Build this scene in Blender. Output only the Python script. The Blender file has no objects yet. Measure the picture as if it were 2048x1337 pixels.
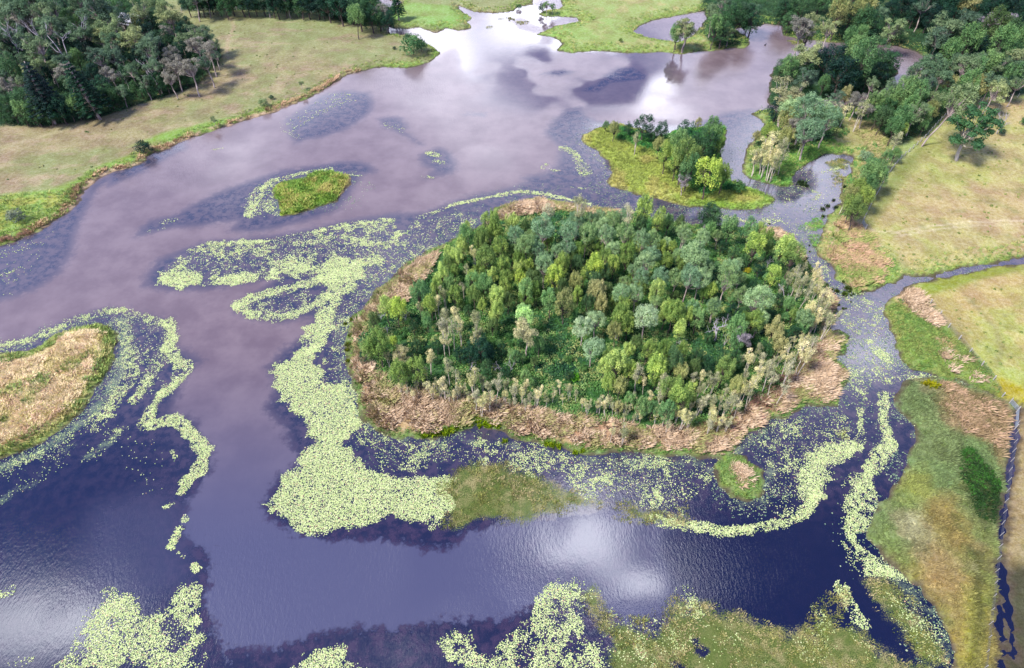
import bpy, math, random
import numpy as np
from math import radians, sin, cos, pi
RS = np.random.RandomState(7)
random.seed(7)
scene = bpy.context.scene

# ------------------------------------------------------------------ camera
CAM_H, PITCH, F = 100.0, radians(45.7), 1366.0          # metres, angle below horizontal, focal length in photo pixels
CX, CY = 1024.0, 668.5
cam = bpy.data.cameras.new('camera'); camo = bpy.data.objects.new('camera', cam)
scene.collection.objects.link(camo); scene.camera = camo
camo.location = (0, 0, CAM_H); camo.rotation_euler = (pi/2 - PITCH, 0, 0)
cam.sensor_width = 36; cam.lens = 36*F/2048; cam.clip_end = 12000; cam.clip_start = 0.5

# ------------------------------------------------------------------ light and sky
SUN_EL, SUN_AZ = radians(52), radians(-120)     # azimuth from +Y towards +X
scene.view_settings.view_transform = 'Standard'; scene.view_settings.look = 'None'
scene.view_settings.exposure = 0.52; scene.view_settings.gamma = 1
scene.cycles.use_denoising = True
scene.cycles.max_bounces = 6; scene.cycles.diffuse_bounces = 3; scene.cycles.glossy_bounces = 3
scene.cycles.transparent_max_bounces = 8; scene.cycles.transmission_bounces = 3
scene.cycles.caustics_reflective = False; scene.cycles.caustics_refractive = False

sun = bpy.data.lights.new('sun', 'SUN'); suno = bpy.data.objects.new('sun', sun)
scene.collection.objects.link(suno)
sun.energy = 4.1; sun.angle = radians(12); sun.color = (1.0, 0.95, 0.87)
suno.rotation_euler = (pi/2 - SUN_EL, 0, -SUN_AZ + pi)
# a sun lamp shines along its local -Z: rotation above aims it from (az, el)

world = bpy.data.worlds.new('World'); scene.world = world; world.use_nodes = True
wn = world.node_tree; wn.nodes.clear()
class NT:
    """tiny node helper"""
    def __init__(s, nt): s.nt = nt
    def n(s, t, **k):
        d = s.nt.nodes.new(t)
        for a, b in k.items(): setattr(d, a, b)
        return d
    def l(s, a, b): s.nt.links.new(a, b)
    def put(s, sock, v):
        if hasattr(v, 'is_output') or isinstance(v, bpy.types.NodeSocket): s.l(v, sock)
        else: sock.default_value = v
    def math(s, op, a, b=0.0, c=0.0, clamp=False):
        d = s.n('ShaderNodeMath', operation=op, use_clamp=clamp)
        s.put(d.inputs[0], a); s.put(d.inputs[1], b)
        if op in ('MULTIPLY_ADD',): s.put(d.inputs[2], c)
        return d.outputs[0]
    def ramp(s, v, a, b, c=0.0, d=1.0, smooth=True):
        m = s.n('ShaderNodeMapRange'); m.interpolation_type = 'SMOOTHSTEP' if smooth else 'LINEAR'
        s.put(m.inputs['Value'], v)
        m.inputs['From Min'].default_value = a; m.inputs['From Max'].default_value = b
        m.inputs['To Min'].default_value = c; m.inputs['To Max'].default_value = d
        return m.outputs['Result']
    def mix(s, f, a, b, blend='MIX'):
        m = s.n('ShaderNodeMix', data_type='RGBA', blend_type=blend)
        s.put(m.inputs[0], f)
        for k, v in ((6, a), (7, b)):
            if isinstance(v, tuple): m.inputs[k].default_value = (*v[:3], 1)
            else: s.l(v, m.inputs[k])
        return m.outputs[2]
    def noise(s, vec, scale, detail=3, rough=0.55, dist=0.0):
        m = s.n('ShaderNodeTexNoise'); s.l(vec, m.inputs['Vector'])
        m.inputs['Scale'].default_value = scale; m.inputs['Detail'].default_value = detail
        m.inputs['Roughness'].default_value = rough; m.inputs['Distortion'].default_value = dist
        return m.outputs['Fac'], m.outputs['Color']
    def vscale(s, vec, xyz, rot=(0, 0, 0)):
        m = s.n('ShaderNodeMapping'); s.l(vec, m.inputs['Vector'])
        m.inputs['Scale'].default_value = xyz; m.inputs['Rotation'].default_value = rot
        return m.outputs['Vector']
W = NT(wn)
wout = W.n('ShaderNodeOutputWorld'); bg = W.n('ShaderNodeBackground')
sky = W.n('ShaderNodeTexSky', sky_type='NISHITA'); sky.sun_disc = False
sky.sun_elevation = SUN_EL; sky.sun_rotation = SUN_AZ
sky.altitude = 100; sky.air_density = 1.0; sky.dust_density = 0.6; sky.ozone_density = 2.5
tc = W.n('ShaderNodeTexCoord').outputs['Generated']
# clouds at fixed places in the sky: (azimuth deg, elevation deg, angular size, amount)
CLOUDS = [
 (-6,23,.10,.6),(1,21,.08,.65),(3,22.5,.04,.7),(7,22.5,.05,.9),(8.5,28,.045,.9),(13,27.8,.07,1.1),(13,25,.04,.8),(2.5,23.8,.035,-1.5),(5,24.2,.035,-1.5),(8,25.1,.055,-2.4),(9.5,24.8,.04,-1.5),(4,26,.03,-.4),
 (-18,24,.10,.5),(-26,27,.10,.55),(-1,29.5,.09,.45),(-8,28,.16,.3),(-13,39,.10,.45),(4,32,.12,.2),(30,36,.32,.45),(24,29,.14,.2),(38,40.5,.07,.6),(36,37,.07,.4),
 (8,61,.09,.85),(12,63.5,.10,.7),(20,62.5,.10,.6),(3,64.5,.06,.4),(15,58.5,.045,.55),(27,65,.07,.5),(26,65,.06,.45),(12,58,.07,.5),(-24,69,.035,1.0),(-62,51.5,.10,1.15),(-58,54.5,.06,.7),(-64,48,.06,.6),(-54,52,.10,.3),
 (41,54.5,.035,.7),(40,52,.10,-.4),(37,59,.12,-.45),(-46,47,.12,-.3),(-20,55,.14,-.15)]
nf, nc = W.noise(tc, 5.5, 6, 0.6)
nmv = W.n('ShaderNodeVectorMath', operation='MULTIPLY_ADD')
W.l(nc, nmv.inputs[0]); nmv.inputs[1].default_value = (.07,)*3; W.l(tc, nmv.inputs[2])
nsub = W.n('ShaderNodeVectorMath', operation='SUBTRACT'); W.l(nmv.outputs[0], nsub.inputs[0]); nsub.inputs[1].default_value = (.035,)*3
dirv = nsub.outputs[0]
sepw = W.n('ShaderNodeSeparateXYZ'); W.l(tc, sepw.inputs[0])
cover = W.ramp(sepw.outputs['Z'], .34, .76, .76, .20)          # a bank of cloud low down, broken sky overhead
cover = W.math('ADD', cover, W.math('MULTIPLY', W.math('SUBTRACT', nf, .5), 1.0))
for az, el, r, amt in CLOUDS:
    a, e = radians(az), radians(el)
    dn = W.n('ShaderNodeVectorMath', operation='DISTANCE'); W.l(dirv, dn.inputs[0])
    dn.inputs[1].default_value = (sin(a)*cos(e), cos(a)*cos(e), sin(e))
    cover = W.math('ADD', cover, W.ramp(dn.outputs['Value'], r, r*.25, 0, amt))
cm = W.ramp(cover, .15, 1.0, 0, 1)
skyc = W.n('ShaderNodeVectorMath', operation='SCALE'); W.l(sky.outputs[0], skyc.inputs[0]); skyc.inputs['Scale'].default_value = 1.0
bright = W.ramp(cover, .75, 1.8, 0, 1)
ccol = W.mix(bright, (6.8, 7.3, 11.2), (44.0, 45.0, 50.0))
skyblue = W.mix(1.0, skyc.outputs[0], (0.62, 0.80, 1.45), 'MULTIPLY')
W.l(W.mix(cm, skyblue, ccol), bg.inputs['Color'])
bg.inputs['Strength'].default_value = 0.093
W.l(bg.outputs[0], wout.inputs[0])

# ------------------------------------------------------------------ geometry of the view (used to turn survey points into ground positions)
cp, sp = cos(PITCH), sin(PITCH)
def G(x, y, z=0.0):
    """photo survey point -> place on the ground (height z)"""
    dx = (np.asarray(x, float)-CX)/F; dy = (CY-np.asarray(y, float))/F
    X = dx; Y = cp + dy*sp; Z = -sp + dy*cp
    t = (z-CAM_H)/Z
    return X*t, Y*t
def P(x, y, z=0.0):
    """world -> photo point"""
    dz = z-CAM_H
    d = y*cp - dz*sp
    u = y*sp + dz*cp
    d = np.maximum(d, 1e-3)
    return CX+F*x/d, CY-F*u/d
def mpp(py):
    """metres per photo pixel (across) on the ground at image row py"""
    dy = (CY-py)/F
    return (CAM_H/(sp-dy*cp))/F
def C(r, g, b, k=1.3):
    f = lambda c: ((c/255+.055)/1.055)**2.4 if c > 10 else c/255/12.92
    return (f(r)/k, f(g)/k, f(b)/k)
def poly(s, ox=0, oy=0, k=1.0):
    v = np.array([float(t) for t in s.replace(',', ' ').split()]).reshape(-1, 2)
    return v*k + (ox, oy)
def world_poly(p):
    x, y = G(p[:, 0], p[:, 1]); return np.stack([x, y], 1)

# value noise on arrays
_tab = RS.rand(4096)
def vn(x, y, s, seed=0):
    x = np.asarray(x)/s + 137.3*seed + 1000; y = np.asarray(y)/s + 71.7*seed + 1000
    xi = np.floor(x).astype(np.int64); yi = np.floor(y).astype(np.int64)
    fx = x-xi; fy = y-yi; fx = fx*fx*(3-2*fx); fy = fy*fy*(3-2*fy)
    h = lambda a, b: _tab[(a*73856093 ^ b*19349663 ^ (seed*83492791)) & 4095]
    return (h(xi, yi)*(1-fx)+h(xi+1, yi)*fx)*(1-fy) + (h(xi, yi+1)*(1-fx)+h(xi+1, yi+1)*fx)*fy
def fbm(x, y, s, seed=0, o=4):
    t = 0; a = 1; n = 0
    for i in range(o):
        t = t + a*vn(x, y, s/2**i, seed+i*5); n += a; a *= .55
    return t/n
def sst(x, a, b):
    t = np.clip((x-a)/(b-a), 0, 1); return t*t*(3-2*t)
def sdf(X, Y, polys):
    """signed distance (positive inside) to a set of world polygons"""
    out = np.full(X.shape, -1e9)
    for p in polys:
        n = len(p); best = np.full(X.shape, 1e18); ins = np.zeros(X.shape, bool)
        m = 12.0
        bb = (X > p[:, 0].min()-m) & (X < p[:, 0].max()+m) & (Y > p[:, 1].min()-m) & (Y < p[:, 1].max()+m)
        xs = X[bb]; ys = Y[bb]; b = np.full(xs.shape, 1e18); q = np.zeros(xs.shape, bool)
        for i in range(n):
            x0, y0 = p[i]; x1, y1 = p[(i+1) % n]
            ex, ey = x1-x0, y1-y0; L = ex*ex+ey*ey+1e-12
            t = np.clip(((xs-x0)*ex+(ys-y0)*ey)/L, 0, 1)
            d = (xs-x0-t*ex)**2+(ys-y0-t*ey)**2
            b = np.minimum(b, d)
            if y0 != y1:
                c = ((y0 > ys) != (y1 > ys)) & (xs < (x1-x0)*(ys-y0)/(y1-y0)+x0)
                q ^= c
        d = np.sqrt(b); d = np.where(q, d, -d)
        full = np.full(X.shape, -m); full[bb] = np.maximum(d, -m)
        out = np.maximum(out, full)
    return out
def pathd(X, Y, pts):
    """distance to a polyline in photo points: returns (distance in world, )"""
    w = world_poly(pts); b = np.full(X.shape, 1e18)
    for i in range(len(w)-1):
        x0, y0 = w[i]; x1, y1 = w[i+1]; ex, ey = x1-x0, y1-y0; L = ex*ex+ey*ey+1e-9
        t = np.clip(((X-x0)*ex+(Y-y0)*ey)/L, 0, 1)
        b = np.minimum(b, (X-x0-t*ex)**2+(Y-y0-t*ey)**2)
    return np.sqrt(b)
# ------------------------------------------------------------------ shorelines, surveyed along the water's edge
LAND = {
'west': poly('''-260,900 -260,560 -90,515 0,491 34,482 62,471 86,454 103,444 131,427 148,413 158,399 162,389 175,373 196,356 220,346 248,339 279,330 292,322 294,313
 306,306 323,304 344,294 365,284 385,275 413,267 447,255 482,243 516,232 550,222 578,212 616,198 654,175 684,155 719,143 763,134 815,136 843,130 863,122 877,108
 870,100 856,91 843,81 829,72 801,71 777,69 774,52 794,57 815,58 836,55 852,60 874,65 891,57 915,61 942,57 935,45 942,36 929,28 915,17 918,12 932,17 949,24 994,26
 1028,22 1039,12 1056,11 1066,10 1066,2 1060,-40 1030,-90 900,-140 300,-160 -700,-160 -900,300 -600,900'''),
'north': poly('''1130,-120 1121,-20 1121,0 1128,14 1118,19 1094,22 1080,29 1090,33 1121,33 1156,34 1159,43 1149,47 1114,53 1090,62 1075,70 1101,72 1114,77 1126,88 1116,101 1145,107
 1176,101 1214,102 1252,107 1286,106 1324,103 1350,108 1400,104 1427,100 1462,96 1486,96 1498,89 1496,76 1482,68 1468,58 1486,55 1506,53 1530,48 1568,52 1568,71 1609,79
 1651,84 1692,86 1743,88 1795,93 1830,103 1854,115 1856,130 1840,143 1822,160 1815,176 1800,190 1760,195 1720,203 1690,212 1678,222 1650,232 1610,232 1572,225 1541,220 1520,222 1506,229 1523,241 1530,255
 1520,268 1503,286 1492,310 1487,337 1492,347 1506,358 1541,368 1568,373 1582,368 1585,344 1609,327 1640,313 1658,308 1709,311 1709,320 1702,344 1687,365 1682,389 1683,406
 1658,430 1647,451 1644,469 1634,490 1640,510 1658,520 1668,535 1678,548 1678,558 1695,572 1713,586 1737,579 1768,569 1790,566 1806,560 1809,551 1847,551 1898,543 1950,532 2002,524 2048,517 2300,490
 3000,300 3000,-160 1500,-200'''),
'south': poly('''2300,512 2048,530 2019,532 1967,541 1916,552 1847,568 1812,577 1795,593 1775,606 1773,630 1778,655 1792,672 1795,696 1805,720 1819,737 1842,742 1864,747 1890,754 1916,762 1940,768 1967,780
 2002,795 2048,812 2500,880 2700,600'''),
'marsh': poly('''2500,890 2048,822 2000,801 1967,787 1940,776 1916,770 1890,762 1864,757 1830,757 1809,768 1796,794 1800,825 1822,847 1831,877 1826,912 1813,943 1787,978 1765,1013 1752,1035 1734,1070
 1743,1092 1769,1123 1809,1145 1844,1171 1866,1206 1888,1242 1897,1277 1905,1316 1920,1500 2600,1600'''),
'island': poly('''994,418 1028,406 1073,399 1107,401 1149,411 1187,420 1228,423 1269,425 1304,437 1350,448 1400,452 1451,453 1510,455 1554,458 1575,472 1589,489 1603,510 1620,538 1644,558 1664,586 1670,613
 1668,637 1654,661 1664,668 1678,661 1692,675 1690,706 1671,716 1692,730 1692,761 1678,789 1671,808 1640,809 1615,814 1589,823 1565,833 1541,843 1520,855 1497,866 1480,888 1455,905 1436,912 1392,915 1350,911 1293,907
 1222,905 1174,905 1126,893 1079,886 1022,874 984,855 955,846 930,857 917,861 874,871 841,874 793,874 760,862 741,845 733,840 712,786 695,734 691,696 695,662 702,635 729,611 753,586 788,559 801,535 829,518
 870,500 915,478 960,456 994,440 985,428'''),
'spit': poly('''1166,272 1194,258 1214,251 1240,250 1262,256 1290,262 1310,272 1330,272 1348,265 1370,260 1393,258 1420,254 1448,255 1449,275 1445,292 1439,310 1441,330 1462,361 1486,372 1520,385 1548,399 1541,409 1513,418
 1486,421 1434,416 1382,413 1350,405 1304,394 1269,387 1231,375 1214,365 1224,347 1218,323 1197,303 1166,282'''),
'islet': poly('550,378 564,365 605,358 630,344 660,341 695,351 698,368 674,402 636,413 592,427 564,430 554,409'),
'west_island': poly('-160,760 0,710 52,702 86,691 120,667 165,654 206,650 227,664 230,691 220,726 203,764 182,791 162,819 138,843 110,863 83,884 52,898 17,911 0,915 -150,940'),
'tiny': poly('1431,934 1440,967 1467,992 1493,1000 1515,988 1528,965 1522,943 1502,930 1490,915 1478,912 1450,915'),
'inner': poly('''1539,210 1542,165 1551,138 1575,125 1600,112 1651,112 1709,108 1778,122 1792,145 1785,162 1761,179 1720,190 1658,198 1616,205 1568,216'''),
}
LAGOON = poly('1264,64 1280,50 1300,42 1350,32 1385,25 1410,22 1414,40 1402,55 1380,78 1355,86 1330,82 1310,78 1290,74')     # pond cut out of the north bank
CREEKS = [ # narrow water cut through land: path, half width
 (poly('744,-20 765,4 780,10 792,6'), 2.6),
 (poly('2040,812 2034,830 2022,930 2012,1000 2003,1066 1998,1128 1999,1200 2005,1400'), .7),
 (poly('2000,1130 2010,1190 2020,1240 2030,1320'), .8)]
LW = {k: world_poly(v) for k, v in LAND.items()}
LAGW = world_poly(LAGOON)

# zones of clear, weedy (dark) water and one painted bank reflection; everything else is silty
WEED = [poly(s) for s in ('''-300,500 0,480 34,472 86,444 127,428 160,395 178,372 200,357 222,350 225,362 200,376 185,400 172,430 155,470 150,500 138,525 120,550 75,580 35,595 10,602 -300,650''',
 '210,350 248,330 292,312 340,290 372,278 376,298 345,312 300,340 250,362 215,376',  # dark reflection of bank and trees, painted into the water colour
 '566,240 590,225 640,190 690,180 740,185 750,205 745,225 720,245 690,262 650,275 610,282 590,290 575,270',
 '753,237 781,232 805,234 817,251 812,262 830,275 850,290 838,292 815,276 791,265 763,255',
 '836,320 840,308 856,303 866,297 880,295 895,300 905,306 917,330 913,344 891,353 870,355 853,358 855,348 863,340 845,332',
 '265,478 275,458 300,440 345,430 400,400 430,385 500,360 560,340 610,333 680,322 720,322 745,330 755,345 728,352 712,370 700,395 680,420 650,432 600,447 540,462 500,468 455,462 470,445 440,448 400,455 345,458 300,470',
 '''280,575 290,550 310,520 370,495 420,480 500,475 560,468 640,452 700,438 780,425 850,423 900,403 950,388 1000,378 1028,370 1090,344 1110,330 1118,296 1085,265 1100,245 1132,215 1166,213 1175,230 1200,243 1260,246 1348,250
 1406,241 1451,224 1500,218 1545,225 1800,300 2300,480 2300,1600 1000,1600 440,1350 455,1290 520,1300 560,1290 640,1262 720,1250 790,1255 870,1240 960,1235 1010,1240 1080,1200 1150,1160 1250,1240 1330,1225 1400,1150 1500,1090 1560,1075 1500,1050 1340,1040
 1240,1010 1210,1022 1120,1040 1060,1042 1000,1052 930,1070 900,1102 850,1100 780,1085 700,1083 640,1085 580,1065 540,1040 520,1015 535,985 560,945 600,925 580,900 570,870 560,850 525,820 540,790 545,760 530,735
 560,700 590,680 610,670 625,640 600,640 560,650 500,640 465,625 480,600 520,580 540,562 500,568 420,582 340,585''',
 '''-300,690 0,690 60,670 130,640 215,613 260,622 300,630 345,638 355,690 410,720 385,740 370,760 360,790 345,820 355,825 395,840 405,870 425,905 430,930 415,960 395,985 380,1010 368,1040 372,1060
 380,1080 410,1090 422,1110 425,1130 412,1200 430,1250 445,1290 470,1320 520,1400 -300,1400''',
 '1154,179 1187,165 1231,136 1269,132 1300,151 1297,162 1228,169 1200,189 1159,186',
 '1080,150 1105,141 1130,139 1150,145 1120,153', '925,230 940,224 975,226 968,234', '1040,355 1070,348 1110,352 1150,370 1130,385 1060,380')]
SILT = [poly(s) for s in ('215,1030 280,1010 330,1035 340,1090 345,1150 300,1180 250,1192 205,1150 200,1080',)]
WEED_REFLW = [world_poly(p) for p in WEED]; SILTW = [world_poly(p) for p in SILT]

# lily pads: (kind, points, half width in px or 0 for area, density)
LILY = [(k, poly(p), w, d) for k, p, w, d in (
 ('a','312,565 330,530 375,500 415,485 560,478 680,450 790,440 800,470 760,520 720,560 640,560 540,560 440,572 340,575',0,.50),
 ('a','312,570 318,545 345,528 420,556 520,545 600,525 620,540 560,555 450,572 350,577',0,.75),
 ('l','415,488 560,482 690,450 780,440',6,.6),
 ('l','520,380 505,410 500,430',9,.7),('l','505,395 540,365 600,348 660,340',6,.65),('a','490,432 495,410 530,370 560,368 545,400 550,428',0,.5),
 ('l','690,350 720,352',3,.5),('l','325,445 350,440',5,.5),('l','300,462 330,458',4,.2),
 ('a','620,545 660,515 700,508 735,535 725,570 690,600 668,640 660,680 645,715 625,705 595,690 612,660 632,630 655,590 648,565',0,.85),
 ('l','472,612 490,599 530,588 590,575 640,560',10,.75),('l','474,612 500,628 550,634 590,630 630,610 650,590',10,.7),('a','480,610 530,590 600,578 640,570 620,610 580,630 510,625',0,.35),
 ('a','530,745 560,730 592,718 600,690 640,690 625,725 650,750 690,780 715,820 720,850 700,880 650,880 620,865 600,835 570,815 560,790 540,770',0,.85),
 ('a','535,1010 560,975 585,935 605,905 640,880 690,872 725,925 770,950 820,960 880,950 912,945 905,990 905,1015 880,1050 850,1045 780,1040 720,1050 660,1065 610,1065 570,1045 545,1025',0,.92),
 ('a','670,640 700,640 690,700 700,760 735,845 790,880 950,880 1010,880 1130,905 1430,925 1430,985 1350,1035 1200,995 1000,925 900,945 760,945 700,880 680,780 650,720',0,.42),
 ('a','700,470 800,470 830,440 900,420 960,440 820,520 760,560 700,640 690,600 740,540',0,.36),
 ('a','1180,960 1330,950 1420,980 1350,1020 1230,1000',0,.35),
 ('l','1310,1040 1380,1052 1450,1062 1530,1052 1590,1040 1622,1015 1632,985',9,.75),
 ('l','1625,985 1622,950 1640,925 1685,905 1700,900',20,.85),('l','1700,900 1722,870 1720,820',7,.6),
 ('l','1770,790 1768,830 1775,880',9,.7),('l','1778,890 1750,925 1735,950',14,.75),('l','1728,960 1722,1000 1710,1035',22,.75),('l','1700,1050 1702,1080 1730,1115 1780,1145 1840,1165',11,.7),
 ('a','1500,840 1600,830 1690,810 1700,900 1620,930 1600,1030 1540,1030 1520,900',0,.36),
 ('a','1680,560 1740,600 1790,620 1790,700 1820,740 1780,760 1700,800 1690,650',0,.34),
 ('l','1765,612 1752,650 1740,690',8,.4),('l','1745,700 1740,720',8,.5),('l','1775,722 1760,705',9,.9),('l','1700,740 1725,800',10,.35),('l','1770,765 1800,757 1860,752',6,.5),('l','1765,800 1780,790',8,.5),('l','1840,748 1930,770 2000,796',3,.5),
 ('l','1640,500 1655,560',8,.4),('l','1450,435 1500,444 1560,440',7,.55),('l','1500,448 1545,443',5,.6),('l','1600,375 1640,388 1630,398',5,.45),('l','1560,395 1580,400',4,.4),('a','1400,425 1560,425 1640,440 1650,500 1600,480 1500,452 1420,448',0,.12),
 ('a','1590,330 1700,330 1690,400 1640,430 1560,425 1580,380',0,.12),('l','1650,345 1700,330',4,.5),
 ('l','1122,296 1150,306 1160,330 1168,350',7,.6),('l','1160,325 1175,345',9,.5),('l','1165,350 1240,345',8,.1),('l','1140,375 1170,378',3,.5),
 ('l','900,412 960,398 1040,383 1085,388 1150,402 1180,410',4.5,.75),('l','840,435 895,415',4,.5),('l','920,300 940,340',3,.0),
 ('l','858,306 876,312',6,.7),('l','868,322 885,326',4,.6),('l','770,248 800,262',5,.35),('l','845,352 865,356',3,.5),
 ('l','640,205 720,200',6,.2),('l','580,265 640,225 680,205',5,.25),('l','660,190 700,190',3,.4),('l','565,262 600,275',5,.3),
 ('l','425,300 450,296',2.5,.4),('l','0,512 40,500 60,490',8,.25),('l','0,552 20,545 45,535',3,.5),('l','10,475 60,500 20,560',22,.10),
 ('l','1085,335 1090,330',5,.5),('l','1105,340 1115,340',5,.5),('l','800,470 740,480',14,.3),
 ('l','0,694 60,680 120,655 200,625 245,622 300,640 335,650',8,.65),('l','335,645 345,675 330,695 350,715 372,740 350,770 320,790',12,.72),('l','330,700 290,770 270,800',11,.6),('l','240,650 262,700 260,760 230,800 190,850',14,.55),
 ('l','318,790 300,830 290,850',10,.7),('l','300,850 350,840 385,870 412,905 400,940 360,985',11,.82),('l','270,795 262,800',7,.6),('l','222,832 228,832',5,.6),('l','210,865 240,860',5,.3),('a','270,640 330,655 330,760 280,790 285,700',0,.25),
 ('l','330,1015 345,1008',6,.7),('l','372,1040 370,1038',6,.7),('l','345,1090 358,1060',8,.8),('l','340,1095 335,1095',4,.7),('l','360,1108 365,1112',5,.5),('l','390,1130 394,1137',8,.9),
 ('a','240,870 320,880 330,980 290,985 250,940',0,.06),('l','295,960 300,975',4,.3),('l','345,905 350,915',6,.6),
 ('a','100,1345 120,1310 170,1250 200,1215 265,1185 290,1230 330,1205 370,1170 400,1172 405,1250 400,1345',0,.68),('a','120,1260 220,1180 260,1200 150,1290',0,.35),('l','0,1190 20,1185',7,.6),('l','20,1330 60,1320',9,.3),
 ('a','575,1345 600,1310 640,1295 690,1290 715,1320 730,1345',0,.75),
 ('a','880,1345 885,1300 905,1268 935,1262 965,1290 1000,1275 1050,1240 1080,1200 1110,1160 1150,1160 1175,1200 1170,1240 1200,1290 1205,1345',0,.62),
 ('l','1150,1165 1190,1195',8,.4),('a','1190,1300 1200,1230 1350,1230 1370,1180 1400,1230 1350,1345 1200,1345',0,.30),('a','1400,1240 1550,1275 1640,1270 1800,1340 1400,1345',0,.16),('l','1370,1180 1390,1210 1395,1230',9,.5),
 ('l','1650,1255 1640,1280 1620,1300',13,.5),('l','1630,1220 1650,1240',7,.55),('l','1680,1175 1700,1210 1720,1240',12,.75),('l','1740,1140 1780,1150',10,.8),('l','1780,1190 1810,1230',7,.6),('l','1845,1255 1870,1270',13,.6),('l','1700,1265 1740,1300',9,.35),('l','1800,1240 1850,1300 1900,1330',7,.3),
 ('l','1690,1090 1720,1140',9,.5),('l','1390,1052 1440,1070 1500,1065',8,.6),
 ('l','700,640 690,560 760,500',16,.15),('l','570,250 690,200',16,.10),
 )]
# floating scum / algae film over the water: path, half width px, strength
FILM = [(poly(p), w, s) for p, w, s in (
 ('238,640 250,690 240,740 215,790 180,830 120,880 60,915 0,935',17,.75),('0,700 60,690 130,655',9,.6),('0,1000 60,970 110,930 140,890',14,.45),('175,915 215,885 240,862',13,.6),
 ('690,630 680,700 700,790 735,860',17,.40),('740,590 800,540 870,500 950,450',17,.40),('880,440 960,420',16,.3),('760,878 900,880 1000,890 1080,900',12,.35),('1080,905 1200,922 1400,930',11,.4),
 ('545,370 550,400 556,428',14,.45),('1600,460 1620,520 1680,580 1720,600',16,.35),('1300,300 1235,370 1215,340 1190,310 1165,290',8,.35),('1660,600 1700,640',16,.3),
 ('1500,880 1450,925 1420,945',12,.6),('1545,940 1530,1000 1470,1010',13,.5),('1810,780 1830,850 1835,900',8,.4),('1800,1160 1870,1230 1900,1310',26,.6),('1740,1030 1800,1130',18,.45))]
# emergent weed and drowned grass standing in the water
EMERG = [(poly(p), s) for p, s in (
 ('874,972 903,943 941,926 1003,919 1045,945 1107,953 1126,976 1169,986 1222,1000 1212,1017 1169,1010 1107,1034 1065,1038 1012,1048 955,1034 917,1057 884,1053 888,1014',1.0),
 ('1222,1024 1236,1005 1274,1000 1308,1024 1350,1029 1390,1045 1346,1052 1317,1043 1269,1045 1226,1038',1.0),
 ('1165,1205 1184,1181 1203,1215 1236,1238 1279,1238 1317,1224 1348,1193 1374,1208 1414,1211 1480,1224 1532,1250 1572,1268 1611,1259 1629,1215 1655,1193 1677,1171 1700,1180 1680,1240 1720,1260 1760,1300 1850,1337 1900,1420 1230,1420 1222,1319 1203,1272',1.0),
 ('1725,1163 1769,1158 1820,1190 1850,1240 1880,1290 1900,1330 1840,1310 1780,1250 1740,1200',.8),
 ('1597,459 1615,445 1640,436 1650,450 1634,462 1612,463',1.0),('1618,470 1640,470 1645,505 1628,500',.8),
 ('1668,360 1690,350 1700,365 1688,385 1670,378',.7),('1650,325 1680,318 1700,325 1690,340 1660,338',.9),('1660,345 1682,342 1680,355 1662,354',.7),
 ('1665,870 1690,860 1700,885 1680,900',.5),('1340,1010 1370,1005 1380,1030 1350,1035',.5),
 ('997,39 1020,35 1032,40 1010,43',.9),('973,54 984,52 983,57 974,57',.9),('1030,44 1058,43 1056,48 1035,49',.6),('1575,82 1600,80 1612,86 1590,90',.8))]
# ------------------------------------------------------------------ mesh helpers
def mesh_np(name, V, faces_n, idx, mats=(), smooth=False, attrs=()):
    """V (n,3); faces_n = verts per face (int or array); idx flat; attrs: (name, type, data) on points"""
    me = bpy.data.meshes.new(name)
    V = np.ascontiguousarray(V, dtype=np.float32); idx = np.ascontiguousarray(idx, dtype=np.int32).ravel()
    if np.isscalar(faces_n): nf = len(idx)//faces_n; tot = np.full(nf, faces_n, np.int32)
    else: tot = np.asarray(faces_n, np.int32); nf = len(tot)
    me.vertices.add(len(V)); me.vertices.foreach_set('co', V.ravel())
    me.loops.add(len(idx)); me.loops.foreach_set('vertex_index', idx)
    me.polygons.add(nf); st = np.zeros(nf, np.int32); st[1:] = np.cumsum(tot)[:-1]
    me.polygons.foreach_set('loop_start', st); me.polygons.foreach_set('loop_total', tot)
    if smooth: me.polygons.foreach_set('use_smooth', np.ones(nf, bool))
    for an, ty, d in attrs:
        a = me.attributes.new(an, ty, 'POINT')
        if ty == 'FLOAT': a.data.foreach_set('value', np.ascontiguousarray(d, np.float32).ravel())
        else:
            c = np.ones((len(V), 4), np.float32); c[:, :3] = d; a.data.foreach_set('color', c.ravel())
    me.update(calc_edges=True); me.validate(clean_customdata=False)
    for m in mats: me.materials.append(m)
    return me
def link(name, me, parent=None, **props):
    o = bpy.data.objects.new(name, me); scene.collection.objects.link(o)
    if parent: o.parent = parent
    for k, v in props.items(): o[k] = v
    return o
def newmat(name):
    m = bpy.data.materials.new(name); m.use_nodes = True; m.node_tree.nodes.clear()
    t = NT(m.node_tree); out = t.n('ShaderNodeOutputMaterial'); return m, t, out
def attr(t, name, what='Fac'):
    a = t.n('ShaderNodeAttribute'); a.attribute_name = name; return a.outputs[what]

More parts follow.
